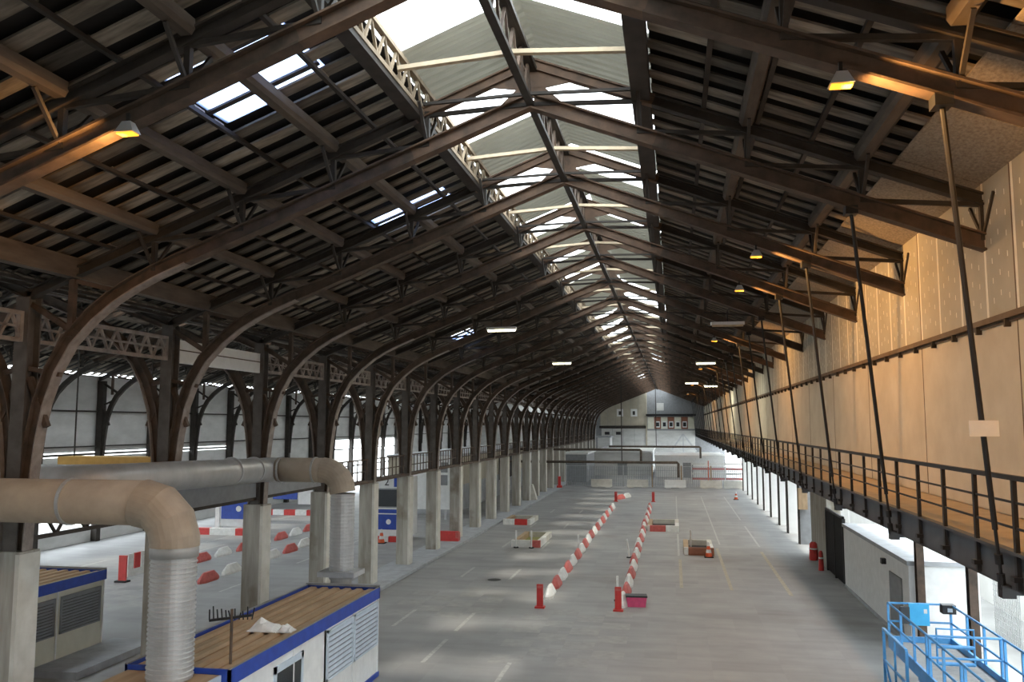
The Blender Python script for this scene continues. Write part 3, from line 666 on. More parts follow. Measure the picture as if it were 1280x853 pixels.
def cabin(label, x0, x1, y0, y1, kind):
    t = thing('site_cabin', label, 'cabin', (x0, y0, 0)); W = x1 - x0; L = y1 - y0
    obj('body', B(0.04, W - 0.04, 0.04, L - 0.04, 0.12, 2.4).mesh('body', 'cream' if kind else 'white'), t)
    obj('base_rail', MB().box(0, W, 0, L, 0, 0.14).mesh('base_rail', 'blue'), t)
    fa = MB().box(0, W, 0, 0.06, 2.28, 2.6).box(0, W, L - 0.06, L, 2.28, 2.6).box(0, 0.06, 0, L, 2.28, 2.6).box(W - 0.06, W, 0, L, 2.28, 2.6)
    obj('fascia', fa.mesh('fascia', 'blue'), t)
    obj('roof_edge', MB().box(0, 0.07, 0, L, 2.6, 2.63).box(W - 0.05, W, 0, L, 2.6, 2.61).box(0, W, L - 0.1, L, 2.6, 2.66).mesh('roof_edge', 'grey'), t)
    obj('roof', B(0.06, W - 0.06, 0.06, L - 0.06, 2.40, 2.50).mesh('roof', 'tan'), t)
    nr = 6
    rm = MB().hexa([(-0.13, 0.08, 2.5), (0.13, 0.08, 2.5), (0.13, L - 0.1, 2.5), (-0.13, L - 0.1, 2.5), (-0.08, 0.08, 2.56), (0.08, 0.08, 2.56), (0.08, L - 0.1, 2.56), (-0.08, L - 0.1, 2.56)]).mesh('roof_rib', 'tan_light')
    for i in range(nr): obj('roof_rib', rm, t, (0.25 + (W - 0.5) * i / (nr - 1), 0, 0))
    return t, W, L
c1, W, L = cabin('white site cabin with blue roof fascia in the foreground', -11.15, -8.8, 16.2, 25.1, 0)
slat_panel(c1, W - 0.04, L - 2.05, L - 0.15, 0.95, 2.22, 'slat', 14); slat_panel(c1, W - 0.04, L - 3.95, L - 2.15, 0.95, 2.22, 'slat', 14)
for yy in (0.06, 3.0, 4.0 + 0.85, L - 4.05, L - 2.1, L - 0.08): obj('wall_joint', B(W - 0.05, W - 0.015, yy - 0.03, yy + 0.03, 0.14, 2.28).mesh('wall_joint', 'white'), c1)
wf = obj('window', MB().box(W - 0.05, W, 2.0, 3.5, 0.9, 0.99).box(W - 0.05, W, 2.0, 3.5, 1.95, 2.1).box(W - 0.05, W, 2.0, 2.1, 0.9, 2.1).box(W - 0.05, W, 3.4, 3.5, 0.9, 2.1).mesh('window', 'slat'), c1)
obj('pane', B(W - 0.045, W - 0.02, 2.1, 3.4, 0.99, 1.95).mesh('pane', 'glass'), wf)
hu = thing('air_handling_unit', 'tan-topped duct box joined to the near end of the white cabin', 'duct box', (-11.0, 14.9, 0))
obj('case', B(0, 1.9, 0, 1.25, 0, 2.36).mesh('case', 'slat_dark'), hu); obj('lid', B(-0.06, 1.98, -0.06, 1.28, 2.36, 2.5).mesh('lid', 'tan_light'), hu)
obj('lid_edge', B(1.98, 2.02, -0.06, 1.28, 2.28, 2.5).mesh('lid_edge', 'slat'), hu)
c2, W2, L2 = cabin('cream site cabin with blue fascia behind the left columns', -21.6, -19.0, 18.6, 26.4, 1)
slat_panel(c2, W2 - 0.04, L2 - 2.15, L2 - 0.25, 0.95, 2.1, 'slat_dark', 16); slat_panel(c2, W2 - 0.04, L2 - 4.3, L2 - 2.4, 0.95, 2.1, 'slat_dark', 16)
for yy in (L2 - 2.28, L2 - 0.1, L2 - 4.5): obj('wall_joint', B(W2 - 0.05, W2 - 0.015, yy - 0.03, yy + 0.03, 0.14, 2.28).mesh('wall_joint', 'white'), c2)
o = tag(obj('concrete_step', B(0, 1.6, -3, 0.9, 0, 0.22).mesh('concrete_step', 'kerb'), None, (-19.0, 26.0, 0)), 'grey concrete step at the corner of the cream cabin', 'step')
o = thing('roof_pole', 'thin brown pole with dark wire comb on the white cabin roof', 'pole', (-9.1, 16.75, 2.52))
obj('pole', MB().tube([(0, 0, 0), (0, 0, 1.15)], 0.03, 6).mesh('pole', 'rust'), o)
cm = MB().bar((-0.45, -0.1, 0.92), (0.4, 0.1, 1.02), 0.05)
for i in range(11):
    x = -0.45 + i * 0.085; cm.bar((x, -0.1 + i * 0.02, 0.93), (x + random.uniform(-0.06, 0.06), -0.1 + i * 0.02, 1.05 + random.uniform(0.02, 0.16)), 0.02)
obj('wire_comb', cm.mesh('wire_comb', 'black'), o)
def crumple(sx, sy, sz, seed):
    r = random.Random(seed); q = MB(); n = 7
    for i in range(n):
        for j in range(n):
            x = (i / (n - 1) - 0.5) * sx; y = (j / (n - 1) - 0.5) * sy
            e = (1 - (2 * i / (n - 1) - 1) ** 2) * (1 - (2 * j / (n - 1) - 1) ** 2)
            q.v.append((x, y, 0.02 + sz * e * (0.5 + r.random())))
    for i in range(n):
        for j in range(n):
            x, y, _ = q.v[i * n + j]; q.v.append((x, y, 0))
    N2 = n * n
    for i in range(n - 1):
        for j in range(n - 1):
            a0, a1, a2, a3 = i * n + j, (i + 1) * n + j, (i + 1) * n + j + 1, i * n + j + 1
            q.f.append((a0, a1, a2, a3)); q.f.append((N2 + a3, N2 + a2, N2 + a1, N2 + a0))
    for i in range(n - 1):
        q.f += [(i * n, N2 + i * n, N2 + (i + 1) * n, (i + 1) * n), (i * n + n - 1, (i + 1) * n + n - 1, N2 + (i + 1) * n + n - 1, N2 + i * n + n - 1), (i, i + 1, N2 + i + 1, N2 + i), ((n - 1) * n + i, N2 + (n - 1) * n + i, N2 + (n - 1) * n + i + 1, (n - 1) * n + i + 1)]
    return q.mesh('plastic_sheet', 'wplastic')
tag(obj('plastic_sheet', crumple(0.75, 0.5, 0.22, 1), None, (-9.75, 19.6, 2.56)), 'crumpled white plastic sheet on the cabin roof', 'plastic sheet')
tag(obj('plastic_sheet', crumple(0.38, 0.32, 0.13, 2), None, (-9.2, 19.55, 2.56)), 'smaller white plastic scrap right of the crumpled sheet', 'plastic sheet')

# ------------------------------------------------------------------ ducts
def arcpts(c, r, a0, a1, n, fx):
    return [fx(c, r, a0 + (a1 - a0) * i / n) for i in range(n + 1)]
D1 = thing('ventilation_duct', 'large tan duct bending down to a ribbed hose in the left foreground', 'duct', (-9.85, 15.75, 2.5))
R1 = 0.455; zt1 = 3.42
obj('horizontal_pipe', MB().tube([(-11, 0, zt1), (-0.75, 0, zt1)], R1, 28).mesh('horizontal_pipe', 'duct_top', True), D1)
el = [(-0.78, 0, zt1)] + [(-0.75 + 0.75 * math.sin(t), 0, zt1 - 0.75 + 0.75 * math.cos(t)) for t in (0.52, 1.05)] + [(0, 0, zt1 - 0.70), (0, 0, zt1 - 0.84)]
obj('elbow', MB().tube(el, R1 + 0.03, 28).mesh('elbow', 'duct_top'), D1)
for x in (-5.6, -2.4): obj('collar', MB().tube([(x, 0, zt1), (x + 0.07, 0, zt1)], R1 + 0.03, 28).mesh('collar', 'duct'), D1)
obj('sleeve', MB().tube([(0, 0, zt1 - 0.72), (0, 0, zt1 - 1.05)], R1 + 0.012, 28).mesh('sleeve', 'duct', True), D1)
nr = 26; hgt = zt1 - 1.05; pts = []; rad = []
for i in range(nr):
    z = hgt - hgt * i / nr
    for dz, rr in ((0, R1), (0.018, R1), (0.03, R1 - 0.022), (0.075, R1 - 0.022)): pts.append((0, 0, z - dz)); rad.append(rr + 0.0)
obj('ribbed_hose', MB().tube(pts, rad, 28).mesh('ribbed_hose', 'duct'), D1)
D2 = thing('ventilation_duct', 'grey duct elbow dropping to the far end of the white cabin', 'duct', (-10.7, 26.7, 0))
R2 = 0.40; zt2 = 6.0
obj('horizontal_pipe', MB().tube([(-2.3, 0, zt2), (-0.7, 0, zt2)], R2, 24).mesh('horizontal_pipe', 'duct_top', True), D2)
obj('slanted_pipe', MB().tube([(-2.3, 0, zt2), (-2.5, -0.05, zt2), (-2.68, -0.3, zt2), (-2.72, -0.7, zt2), (-2.74, -5.4, zt2 + 0.10), (-2.85, -7.0, zt2 + 0.12), (-3.2, -7.75, zt2 + 0.12), (-4.0, -8.0, zt2 + 0.12), (-14, -8.0, zt2 + 0.12)], R2, 24).mesh('slanted_pipe', 'duct', True), D2)
el = [(-0.72, 0, zt2)] + [(-0.7 + 0.7 * math.sin(t), 0, zt2 - 0.7 + 0.7 * math.cos(t)) for t in (0.3, 0.6, 0.9, 1.2)] + [(0, 0, zt2 - 0.72)]
obj('elbow', MB().tube(el, R2 + 0.02, 24).mesh('elbow', 'duct_top'), D2)
for x in (-2.2, -1.0): obj('collar', MB().tube([(x, 0, zt2), (x + 0.06, 0, zt2)], R2 + 0.03, 24).mesh('collar', 'duct'), D2)
for k in (0.9, 2.3): obj('collar', MB().tube([(-2.72, -k, zt2 + 0.03 * k), (-2.72, -k - 0.07, zt2 + 0.03 * k)], R2 + 0.03, 24).mesh('collar', 'galv'), D2)
pts = []; rad = []
for i in range(24):
    z = 5.25 - 2.75 * i / 24
    for dz, rr in ((0, R2), (0.03, R2), (0.04, R2 - 0.01), (0.10, R2 - 0.01)): pts.append((0, 0, z - dz)); rad.append(rr)
obj('riser', MB().tube(pts, rad, 24).tube([(0, 0, 2.5), (0, 0, 1.2)], R2 - 0.06, 24).mesh('riser', 'duct'), D2)
obj('base_flange', B(-0.62, 0.62, -0.5, 0.5, 2.62, 2.78).mesh('base_flange', 'galv'), D2)
obj('support_box', B(-0.9, 0.9, -0.6, 0.9, 0, 1.3).mesh('support_box', 'slat_dark'), D2)
yb = thing('yellow_hood', 'orange-yellow flat duct hood behind the first columns', 'duct', (-20.6, 28.5, 0))
obj('hood', B(-1.8, 2.0, -0.5, 0.5, 5.9, 6.32).mesh('hood', 'yellow'), yb); obj('hanger_rod', B(-1.52, -1.48, -0.02, 0.02, 6.32, 14.05).mesh('hanger_rod', 'steel'), yb); obj('hanger_rod', B(1.58, 1.62, -0.02, 0.02, 6.32, 12.9).mesh('hanger_rod', 'steel'), yb); obj('spout', B(-0.6, 0.6, -0.3, 0.3, 5.6, 5.9).mesh('spout', 'yellow'), yb)

# ------------------------------------------------------------------ traffic barriers on the floor
def barrier_mesh(m, Lb=1.75, h=0.46, wb=0.42):
    q = MB(); P = [(-Lb / 2, 0.08), (-Lb / 2 + 0.35, wb / 2), (Lb / 2 - 0.35, wb / 2), (Lb / 2, 0.08)]
    prof = [(0, 1.0, 1.0), (0.10, 1.0, 1.0), (0.2, 0.78, 0.93), (h - 0.06, 0.45, 0.62), (h, 0.32, 0.52)]
    ring = []
    for z, sw, sl in prof:
        loop = [(x * sl, y * sw, z) for x, y in P] + [(x * sl, -y * sw, z) for x, y in reversed(P)]
        ring.append([len(q.v) + i for i in range(8)]); q.v += [(b_, a_, c_) for a_, b_, c_ in loop]
    for i in range(len(ring) - 1):
        for j in range(8): q.f.append((ring[i][j], ring[i][(j + 1) % 8], ring[i + 1][(j + 1) % 8], ring[i + 1][j]))
    q.f.append(tuple(reversed(ring[0]))); q.f.append(tuple(ring[-1])); return q.mesh('traffic_barrier', m)
BW = barrier_mesh('wplastic'); BR = barrier_mesh('red2')
capm = {}
def barrier(x, y, red, label, group, rz=0):
    t = thing('traffic_barrier', label, 'barrier', (x, y, 0), rz, group)
    obj('body', BR if red else BW, t)
    return t
epm = B(-0.13, 0.13, -0.05, 0.05, 0.06, 0.95).box(-0.2, 0.2, -0.16, 0.16, 0, 0.07).mesh('panel', 'red')
def endpanel(x, y, label): 
    t = thing('marker_panel', label, 'marker panel', (x, y, 0)); obj('panel', epm, t)
    obj('reflector', B(-0.10, 0.10, -0.055, -0.05, 0.8, 0.9).mesh('reflector', 'red2'), t)
endpanel(-5.5, 35.35, 'upright red marker panel at near end of left barrier row')
endpanel(-2.3, 35.35, 'upright red marker panel at near end of right barrier row')
n = 0
for k in range(19):
    y = 37.9 + k * 2.2; red = k % 2 == 1; n = k // 2 + 1
    barrier(-5.48 + random.uniform(-0.04, 0.04), y, red, '%s plastic barrier, %s %s of the left floor row' % ('red' if red else 'white', ORD[n], 'red' if red else 'white'), 'left floor barrier row', random.uniform(-0.03, 0.03))
for k in range(20):
    y = 36.7 + k * 2.2; red = k % 2 == 1; n = k // 2 + 1
    barrier(-2.19 + random.uniform(-0.04, 0.04), y, red, '%s plastic barrier, %s %s of the right floor row' % ('red' if red else 'white', ORD[n], 'red' if red else 'white'), 'right floor barrier row', random.uniform(-0.03, 0.03))
endpanel(-5.6, 84.5, 'upright red marker panel at far end of left barrier row')
endpanel(-2.0, 84.9, 'upright red marker panel at far end of right barrier row')
barrier(-5.3, 87.4, True, 'red barrier angled right beyond the far left marker panel', 'left floor barrier row', -0.4)
barrier(-4.8, 89.3, False, 'white barrier last beyond the far left marker panel', 'left floor barrier row', -0.4)
pk_ = thing('barrier_box', 'pink plastic trough with black lid beside the near right marker panel', 'box', (-1.62, 36.4, 0), 0.1)
obj('trough', MB().hexa([(-0.36, -0.2, 0), (0.36, -0.2, 0), (0.36, 0.2, 0), (-0.36, 0.2, 0), (-0.42, -0.25, 0.4), (0.42, -0.25, 0.4), (0.42, 0.25, 0.4), (-0.42, 0.25, 0.4)]).mesh('trough', 'pink'), pk_)
obj('lid', B(-0.44, 0.44, -0.27, 0.27, 0.4, 0.46).mesh('lid', 'black'), pk_)
pom = MB().tube([(0, 0, 0), (0, 0, 1.05)], 0.05, 8).mesh('post', 'wplastic'); pbm = MB().tube([(0, 0, 0), (0, 0, 0.06)], 0.16, 10).mesh('foot', 'rubber')
def wpost(x, y, z, label, tilt=0):
    t = thing('white_post', label, 'post', (x, y, z)); t.rotation_euler = (0, tilt, 0); obj('post', pom, t); obj('foot', pbm, t)
wpost(-5.6, 50.8, 0.0, 'white flexible post beside the left barrier row')
wpost(-2.55, 49.3, 0.0, 'leaning white flexible post beside the right barrier row', -0.12)
wpost(-2.45, 37.3, 0.0, 'white flexible post just behind the near right marker panel')
# pit islands framed with low red and white kerb blocks
def island(label, x0, x1, y0, y1, cols, group='pit surrounds'):
    t = thing('pit_surround', label, 'kerb frame', (x0, y0, 0)); Wd = x1 - x0; Ln = y1 - y0
    obj('pit_floor', B(0.2, Wd - 0.2, 0.2, Ln - 0.2, 0, 0.012).mesh('pit_floor', 'moss' if 'mossy' in label else 'rubber'), t)
    a = 0
    for m, fr in cols:
        b_ = a + Wd * fr
        obj('kerb_block', B(a + 0.01, b_ - 0.01, 0, 0.28, 0, 0.42).mesh('kerb_block', m), t); a = b_
    obj('kerb_block', B(Wd - 0.28, Wd, 0.3, Ln * 0.55, 0, 0.36).mesh('kerb_block', 'wplastic'), t)
    obj('kerb_block', B(Wd - 0.28, Wd, Ln * 0.57, Ln, 0, 0.36).mesh('kerb_block', 'conc_pale'), t)
    obj('kerb_block', B(0, 0.28, 0.3, Ln, 0, 0.34).mesh('kerb_block', 'tan_light'), t)
    obj('kerb_block', B(0.3, Wd - 0.3, Ln - 0.25, Ln, 0, 0.34).mesh('kerb_block', 'conc_pale'), t)
island('mossy floor pit framed by low kerb blocks, two white posts in front', -9.9, -8.1, 52.2, 57.3, (('wplastic', 0.66), ('red2', 0.34)))
island('black floor pit framed by kerb blocks beside the left kerb', -12.7, -10.6, 63.6, 67.4, (('wplastic', 0.42), ('red', 0.46), ('wplastic', 0.12)))
island('floor pit framed by red and white blocks right of the barrier rows', -1.9, 0.3, 61.5, 66.5, (('wplastic', 0.08), ('red2', 0.50), ('wplastic', 0.42)))
island('floor pit framed by dark red block with a cone in front', 0.5, 2.2, 50.9, 55.2, (('wplastic', 0.15), ('brick', 0.85)))
wpost(-9.55, 51.95, 0, 'left white post in front of the mossy pit'); wpost(-8.6, 51.95, 0, 'right white post in front of the mossy pit')
wpost(0.95, 54.0, 0, 'thin white post beside the dark red pit block')
def cone(x, y, label, s=1.0):
    t = thing('traffic_cone', label, 'cone', (x, y, 0)); t.scale = (s, s, s)
    obj('base', B(-0.24, 0.24, -0.24, 0.24, 0, 0.05).mesh('base', 'rubber'), t)
    prof = [(0.05, 0.19), (0.25, 0.15), (0.42, 0.115), (0.6, 0.08), (0.8, 0.04)]
    for i in range(4):
        obj('band', MB().tube([(0, 0, prof[i][0]), (0, 0, prof[i + 1][0])], [prof[i][1], prof[i + 1][1]], 14).mesh('band', 'orange' if i % 2 == 0 else 'wplastic'), t)
cone(1.87, 50.3, 'orange and white traffic cone before the dark red pit block', 1.05)
cone(6.09, 88.8, 'distant orange traffic cone near the open right side', 1.0)
cone(-18.3, 52.3, 'orange traffic cone before the booth numbered two', 1.1)
for i, (x, y) in enumerate(((7.55, 50.3), (7.4, 46.9))):
    t = thing('red_barrel', 'red plastic %s at the foot of the dark gate' % ('drum' if i == 0 else 'post'), 'barrel', (x, y, 0))
    obj('body', MB().tube([(0, 0, 0), (0, 0, 0.1), (0, 0, 0.9), (0, 0, 1.0)], [0.2, 0.24, 0.2, 0.12] if i == 0 else [0.14, 0.14, 0.1, 0.06], 12).mesh('body', 'red'), t); obj('band', MB().tube([(0, 0, 0.6), (0, 0, 0.68)], 0.235 if i == 0 else 0.13, 12).mesh('band', 'wplastic'), t)
rb = thing('barrier_box', 'red block standing at a column foot on the left kerb', 'barrier', (-14.2, 53.6, 0.1)); obj('body', MB().hexa([(-0.65, -0.25, 0), (0.65, -0.25, 0), (0.65, 0.25, 0), (-0.65, 0.25, 0), (-0.6, -0.15, 0.6), (0.6, -0.15, 0.6), (0.6, 0.15, 0.6), (-0.6, 0.15, 0.6)]).mesh('body', 'red'), rb); obj('end_cap', B(0.45, 0.66, -0.22, 0.22, 0.05, 0.55).mesh('end_cap', 'red2'), rb)
# side hall barriers
sb = [(-22.1, 38.3, 1), (-22.2, 40.7, 0), (-22.3, 43.1, 1), (-22.35, 45.5, 0), (-22.4, 47.9, 1), (-22.6, 50.3, 0), (-25.65, 43.7, 1), (-25.6, 45.9, 0), (-25.5, 48.2, 1), (-25.5, 50.6, 0), (-25.45, 53.0, 1), (-25.5, 55.3, 0), (-25.55, 57.6, 1)]
cnt = {}
for x, y, r in sb:
    row = 'nearer' if x > -24 else 'farther'; cnt[(row, r)] = cnt.get((row, r), 0) + 1
    if x > -24 and y == 43.1: continue
    barrier(x, y, r, '%s barrier, %s %s of the %s side hall row' % ('red' if r else 'white', ORD[cnt[(row, r)]], 'red' if r else 'white', row), 'side hall barriers')
t = thing('marker_panel', 'tall red marker panel beside the pale squares in the side hall', 'marker panel', (-26.0, 37.3, 0)); obj('panel', B(-0.2, 0.2, -0.05, 0.05, 0, 1.25).mesh('panel', 'red'), t); obj('foot', B(-0.3, 0.3, -0.2, 0.2, 0, 0.08).mesh('foot', 'rubber'), t)
wbn = thing('striped_fence', 'white and red slatted board receding behind the tall marker panel', 'barrier', (-26.6, 38.5, 0))
for i in range(5): obj('board', B(-0.04, 0.04, i * 0.55, i * 0.55 + 0.45, 0.35, 1.1).mesh('board', 'wplastic' if i % 2 == 0 else 'red'), wbn)
obj('foot', B(-0.06, 0.06, 0, 2.7, 0.0, 0.35).mesh('foot', 'wplastic'), wbn)

# kiosks in the side hall
def kiosk(label, x, y, wd, h, num=None, dotted=True, wtop=True):
    t = thing('ticket_booth', label, 'booth', (x, y, 0))
    obj('body', B(0, wd, 0, 1.8, 0.3, h).mesh('body', 'white'), t)
    obj('lower_panel', B(0.08, wd - 0.25, -0.03, 0, 0.7, 2.0).mesh('lower_panel', 'blue'), t)
    obj('stripe', B(0.08, wd - 0.25, -0.04, 0, 1.68, 1.75).mesh('stripe', 'white'), t)
    obj('emblem', MB().tube([(wd * 0.4, -0.05, 1.2), (wd * 0.4, 0, 1.2)], 0.17, 12).mesh('emblem', 'white'), t)
    if wtop:
        wn = obj('window', B(0.12, wd - 0.35, -0.03, 0.0, 2.1, h - 0.75).mesh('window', 'slat_dark'), t); obj('pane', B(0.2, wd - 0.43, -0.04, 0, 2.18, h - 0.83).mesh('pane', 'glass'), wn)
    edge = MB()
    for i in range(6): edge.box(wd - 0.18, wd - 0.04, -0.04, 0, 0.6 + i * 0.5, 0.85 + i * 0.5)
    obj('edge_marks', edge.mesh('edge_marks', 'red'), t)
    if num:
        o = obj('number', text_mesh(num, 0.7, 'black'), t, (wd * 0.33, -0.02, h - 0.35)); o.rotation_euler = (math.pi / 2, 0, 0)
        obj('sign', B(wd * 0.55, wd * 0.97, -0.06, 0, h - 0.65, h + 0.15).mesh('sign', 'blue'), t)
    for i in range(4): obj('kerb_block', B(i * wd / 4, (i + 1) * wd / 4 - 0.02, -0.7, -0.4, 0, 0.35).mesh('kerb_block', 'red' if i % 2 == 0 else 'wplastic'), t)
    return t
kiosk('white booth numbered two with blue lower panel behind the columns', -19.2, 53.6, 2.3, 4.1, '2')
t = thing('info_board', 'blue and white board on a low white wall in the side hall', 'sign board', (-31.3, 55.0, 0))
obj('board', B(0.4, 3.2, -0.05, 0.05, 1.0, 2.9).mesh('board', 'blue'), t); obj('stripe', B(0.5, 3.1, -0.06, -0.04, 2.35, 2.45).mesh('stripe', 'white'), t); obj('emblem', MB().tube([(1.7, -0.07, 1.7), (1.7, 0, 1.7)], 0.2, 12).mesh('emblem', 'white'), t)
obj('frame', MB().box(0, 3.6, 0.05, 0.3, 0.5, 3.05).box(-0.05, 0.25, -0.05, 0.3, 0, 3.3).mesh('frame', 'white'), t)
for i in range(5): obj('kerb_block', B(-0.9 + i * 0.95, 0.03 + i * 0.95, -0.9, -0.5, 0, 0.45).mesh('kerb_block', 'red' if i % 3 == 0 else 'wplastic'), t)
t = thing('info_board', 'blue board with long white screen farther back in the side hall', 'sign board', (-34.5, 68.0, 0))
obj('board', B(1.0, 3.2, -0.05, 0.05, 1.2, 3.2).mesh('board', 'blue'), t); obj('emblem', MB().tube([(1.9, -0.07, 1.9), (1.9, 0, 1.9)], 0.22, 12).mesh('emblem', 'white'), t)
obj('screen', B(3.3, 7.6, -0.05, 0.05, 0.8, 3.4).mesh('screen', 'white'), t)
for i in range(3): obj('screen_slot', B(4.6 + i * 0.9, 4.75 + i * 0.9, -0.06, -0.04, 1.4, 2.6).mesh('screen_slot', 'slat_dark'), t)
for i in range(7): obj('kerb_block', B(0.6 + i * 1.0, 1.56 + i * 1.0, -1.2, -0.8, 0, 0.45).mesh('kerb_block', 'red' if i % 2 == 0 else 'wplastic'), t)
t = thing('notice_board', 'tall white notice board with grey prints behind the columns', 'notice board', (-20.5, 66.0, 0))
obj('board', B(0, 3.0, -0.05, 0.05, 0.8, 5.0).mesh('board', 'white'), t)
for i in range(2):
    for j in range(2): obj('print', B(1.5 + i * 0.75, 2.1 + i * 0.75, -0.06, -0.04, 2.7 + j * 1.0, 3.5 + j * 1.0).mesh('print', 'grey'), t)
obj('leg', B(0.2, 0.35, -0.05, 0.05, 0, 0.8).mesh('leg', 'galv'), t); obj('leg', B(2.6, 2.75, -0.05, 0.05, 0, 0.8).mesh('leg', 'galv'), t)
# low building in the side hall
lbw = thing('side_hall_block', 'tan and grey masonry block standing behind the farther columns', 'building', (-24, 70, 0))
obj('lower_wall', B(0, 5.6, 0, 36, 0, 2.2).mesh('lower_wall', 'kerb'), lbw); obj('upper_wall', B(0.02, 5.58, 0.02, 35.98, 2.2, 4.7).mesh('upper_wall', 'tan_light' if 0 else 'cladding'), lbw)
for i in range(5): obj('window', B(5.55, 5.64, 2 + i * 6, 3.6 + i * 6, 1.6, 4.2).mesh('window', 'glass'), lbw)
obj('ledge', B(-0.1, 5.7, -0.1, 36.1, 4.7, 4.9).mesh('ledge', 'kerb'), lbw)
# bush and outside planting at left
def bush(x, y, label, sx, sz, n, seed):
    r = random.Random(seed); q = MB()
    for i in range(n):
        a = r.uniform(0, 6.28); b_ = r.uniform(-0.2, 1.4); c_ = r.uniform(0.5, 1)
        p = Vector((math.cos(a) * math.cos(b_) * sx * c_, math.sin(a) * math.cos(b_) * sx * c_, 0.15 + sz * max(0, math.sin(b_)) * c_))
        u = Vector((r.uniform(-1, 1), r.uniform(-1, 1), r.uniform(-0.4, 1))).normalized(); v = u.cross(Vector((r.uniform(-1, 1), 1, 0.3))).normalized()
        o = len(q.v); s_ = r.uniform(0.18, 0.32)
        q.v += [tuple(p - u * s_), tuple(p + v * s_ * 0.4), tuple(p + u * s_), tuple(p - v * s_ * 0.4)]; q.f.append((o, o + 1, o + 2, o + 3))
    t = thing('bush', label, 'bush', (x, y, -0.26)); obj('foliage', q.mesh('foliage', 'leaf'), t)['kind'] = 'stuff'
    obj('stem', MB().tube([(0, 0, 0), (0.1, 0, sz * 0.6)], 0.06, 6).mesh('stem', 'rust'), t)
bush(-42, 62, 'low green bush outside the open left wall', 1.6, 1.6, 700, 3); bush(-41.5, 66, 'taller green bush beyond the first outside the left wall', 1.8, 2.0, 700, 4)
lfb = thing('pale_building', 'pale low building across the yard beyond the left wall', 'building', (-75, 30, -0.26)); obj('facade', B(-6, 0, -30, 110, 0, 5).mesh('facade', 'extw'), lfb); obj('roof_edge', B(-6.2, 0.2, -30.2, 110.2, 5, 5.3).mesh('roof_edge', 'kerb'), lfb)

# ------------------------------------------------------------------ far fence, concrete blocks and beyond
FY = 104.5
fbar = MB()
for k in range(23): fbar.bar((0.08 + k * 0.15, 0, 0.12), (0.08 + k * 0.15, 0, 2.45), 0.06)
for z in (0.4, 1.2, 2.0): fbar.bar((0, 0, z), (3.4, 0, z), 0.03)
fbar = fbar.mesh('wire_bars', 'slat_dark'); ffr = MB().bar((0, 0, 0.1), (3.42, 0, 0.1), 0.05).bar((0, 0, 2.5), (3.42, 0, 2.5), 0.05).mesh('frame', 'galv'); fpo = {m: B(-0.06, 0.06, -0.06, 0.06, 0, 2.6).mesh('post', m) for m in ('galv', 'tan_light', 'orange')}
for i in range(6):
    t = thing('mesh_fence_panel', 'grey wire fence panel across the hall end, %s from the left' % ORD[i + 1], 'fence', (-12.9 + i * 3.45, FY - (0.25 if i < 2 else 0), 0), 0, 'hall end fence panels')
    obj('frame', ffr, t); obj('wire_bars', fbar, t)['kind'] = 'stuff'; obj('post', fpo['galv' if i < 3 else 'tan_light'], t)
jm = MB().poly([(-1.05, 0), (1.05, 0), (1.05, 0.85), (-1.05, 0.85)], -0.12, 0.12)
jm = MB()
jm.hexa([(-1.25, -0.3, 0.08), (1.25, -0.3, 0.08), (1.25, 0.3, 0.08), (-1.25, 0.3, 0.08), (-1.25, -0.22, 0.3), (1.25, -0.22, 0.3), (1.25, 0.22, 0.3), (-1.25, 0.22, 0.3)]).hexa([(-1.25, -0.22, 0.3), (1.25, -0.22, 0.3), (1.25, 0.22, 0.3), (-1.25, 0.22, 0.3), (-1.25, -0.14, 0.95), (1.25, -0.14, 0.95), (1.25, 0.14, 0.95), (-1.25, 0.14, 0.95)]).box(-1.1, -0.5, -0.28, 0.28, 0, 0.08).box(0.5, 1.1, -0.28, 0.28, 0, 0.08)
jmc = jm.mesh('concrete_barrier', 'conc_pale'); jmw = jm.mesh('concrete_barrier', 'white')
for i, (x, wht) in enumerate(((-8.55, 0), (-4.25, 0), (0.15, 1), (4.3, 0), (7.0, 0))):
    o = obj('concrete_barrier', jmw if wht else jmc, None, (x, FY - 1.0, 0)); tag(o, ['grey concrete barrier at the fence, leftmost of the row', 'grey concrete barrier second from left at the fence', 'whitest concrete barrier at the middle of the fence', 'pale concrete barrier right of the whitest one', 'pale concrete barrier at the right end of the fence'][i], 'concrete barrier', 'concrete barriers by the fence')
o = tag(obj('concrete_block', MB().hexa([(-0.6, -0.4, 0), (0.6, -0.4, 0), (0.6, 0.4, 0), (-0.6, 0.4, 0), (-0.15, -0.3, 1.5), (0.15, -0.3, 1.5), (0.15, 0.3, 1.5), (-0.15, 0.3, 1.5)]).mesh('concrete_block', 'conc_pale'), None, (-13.9, 84, 0.1)), 'pale tapered concrete block on the left kerb', 'block')
o = tag(obj('red_post', MB().box(-0.3, 0.3, -0.2, 0.2, 0, 0.25).box(-0.16, 0.16, -0.1, 0.1, 0.25, 1.3).mesh('red_post', 'red'), None, (-13.2, 100, 0.14)), 'small red marker by the left end of the fence', 'marker')
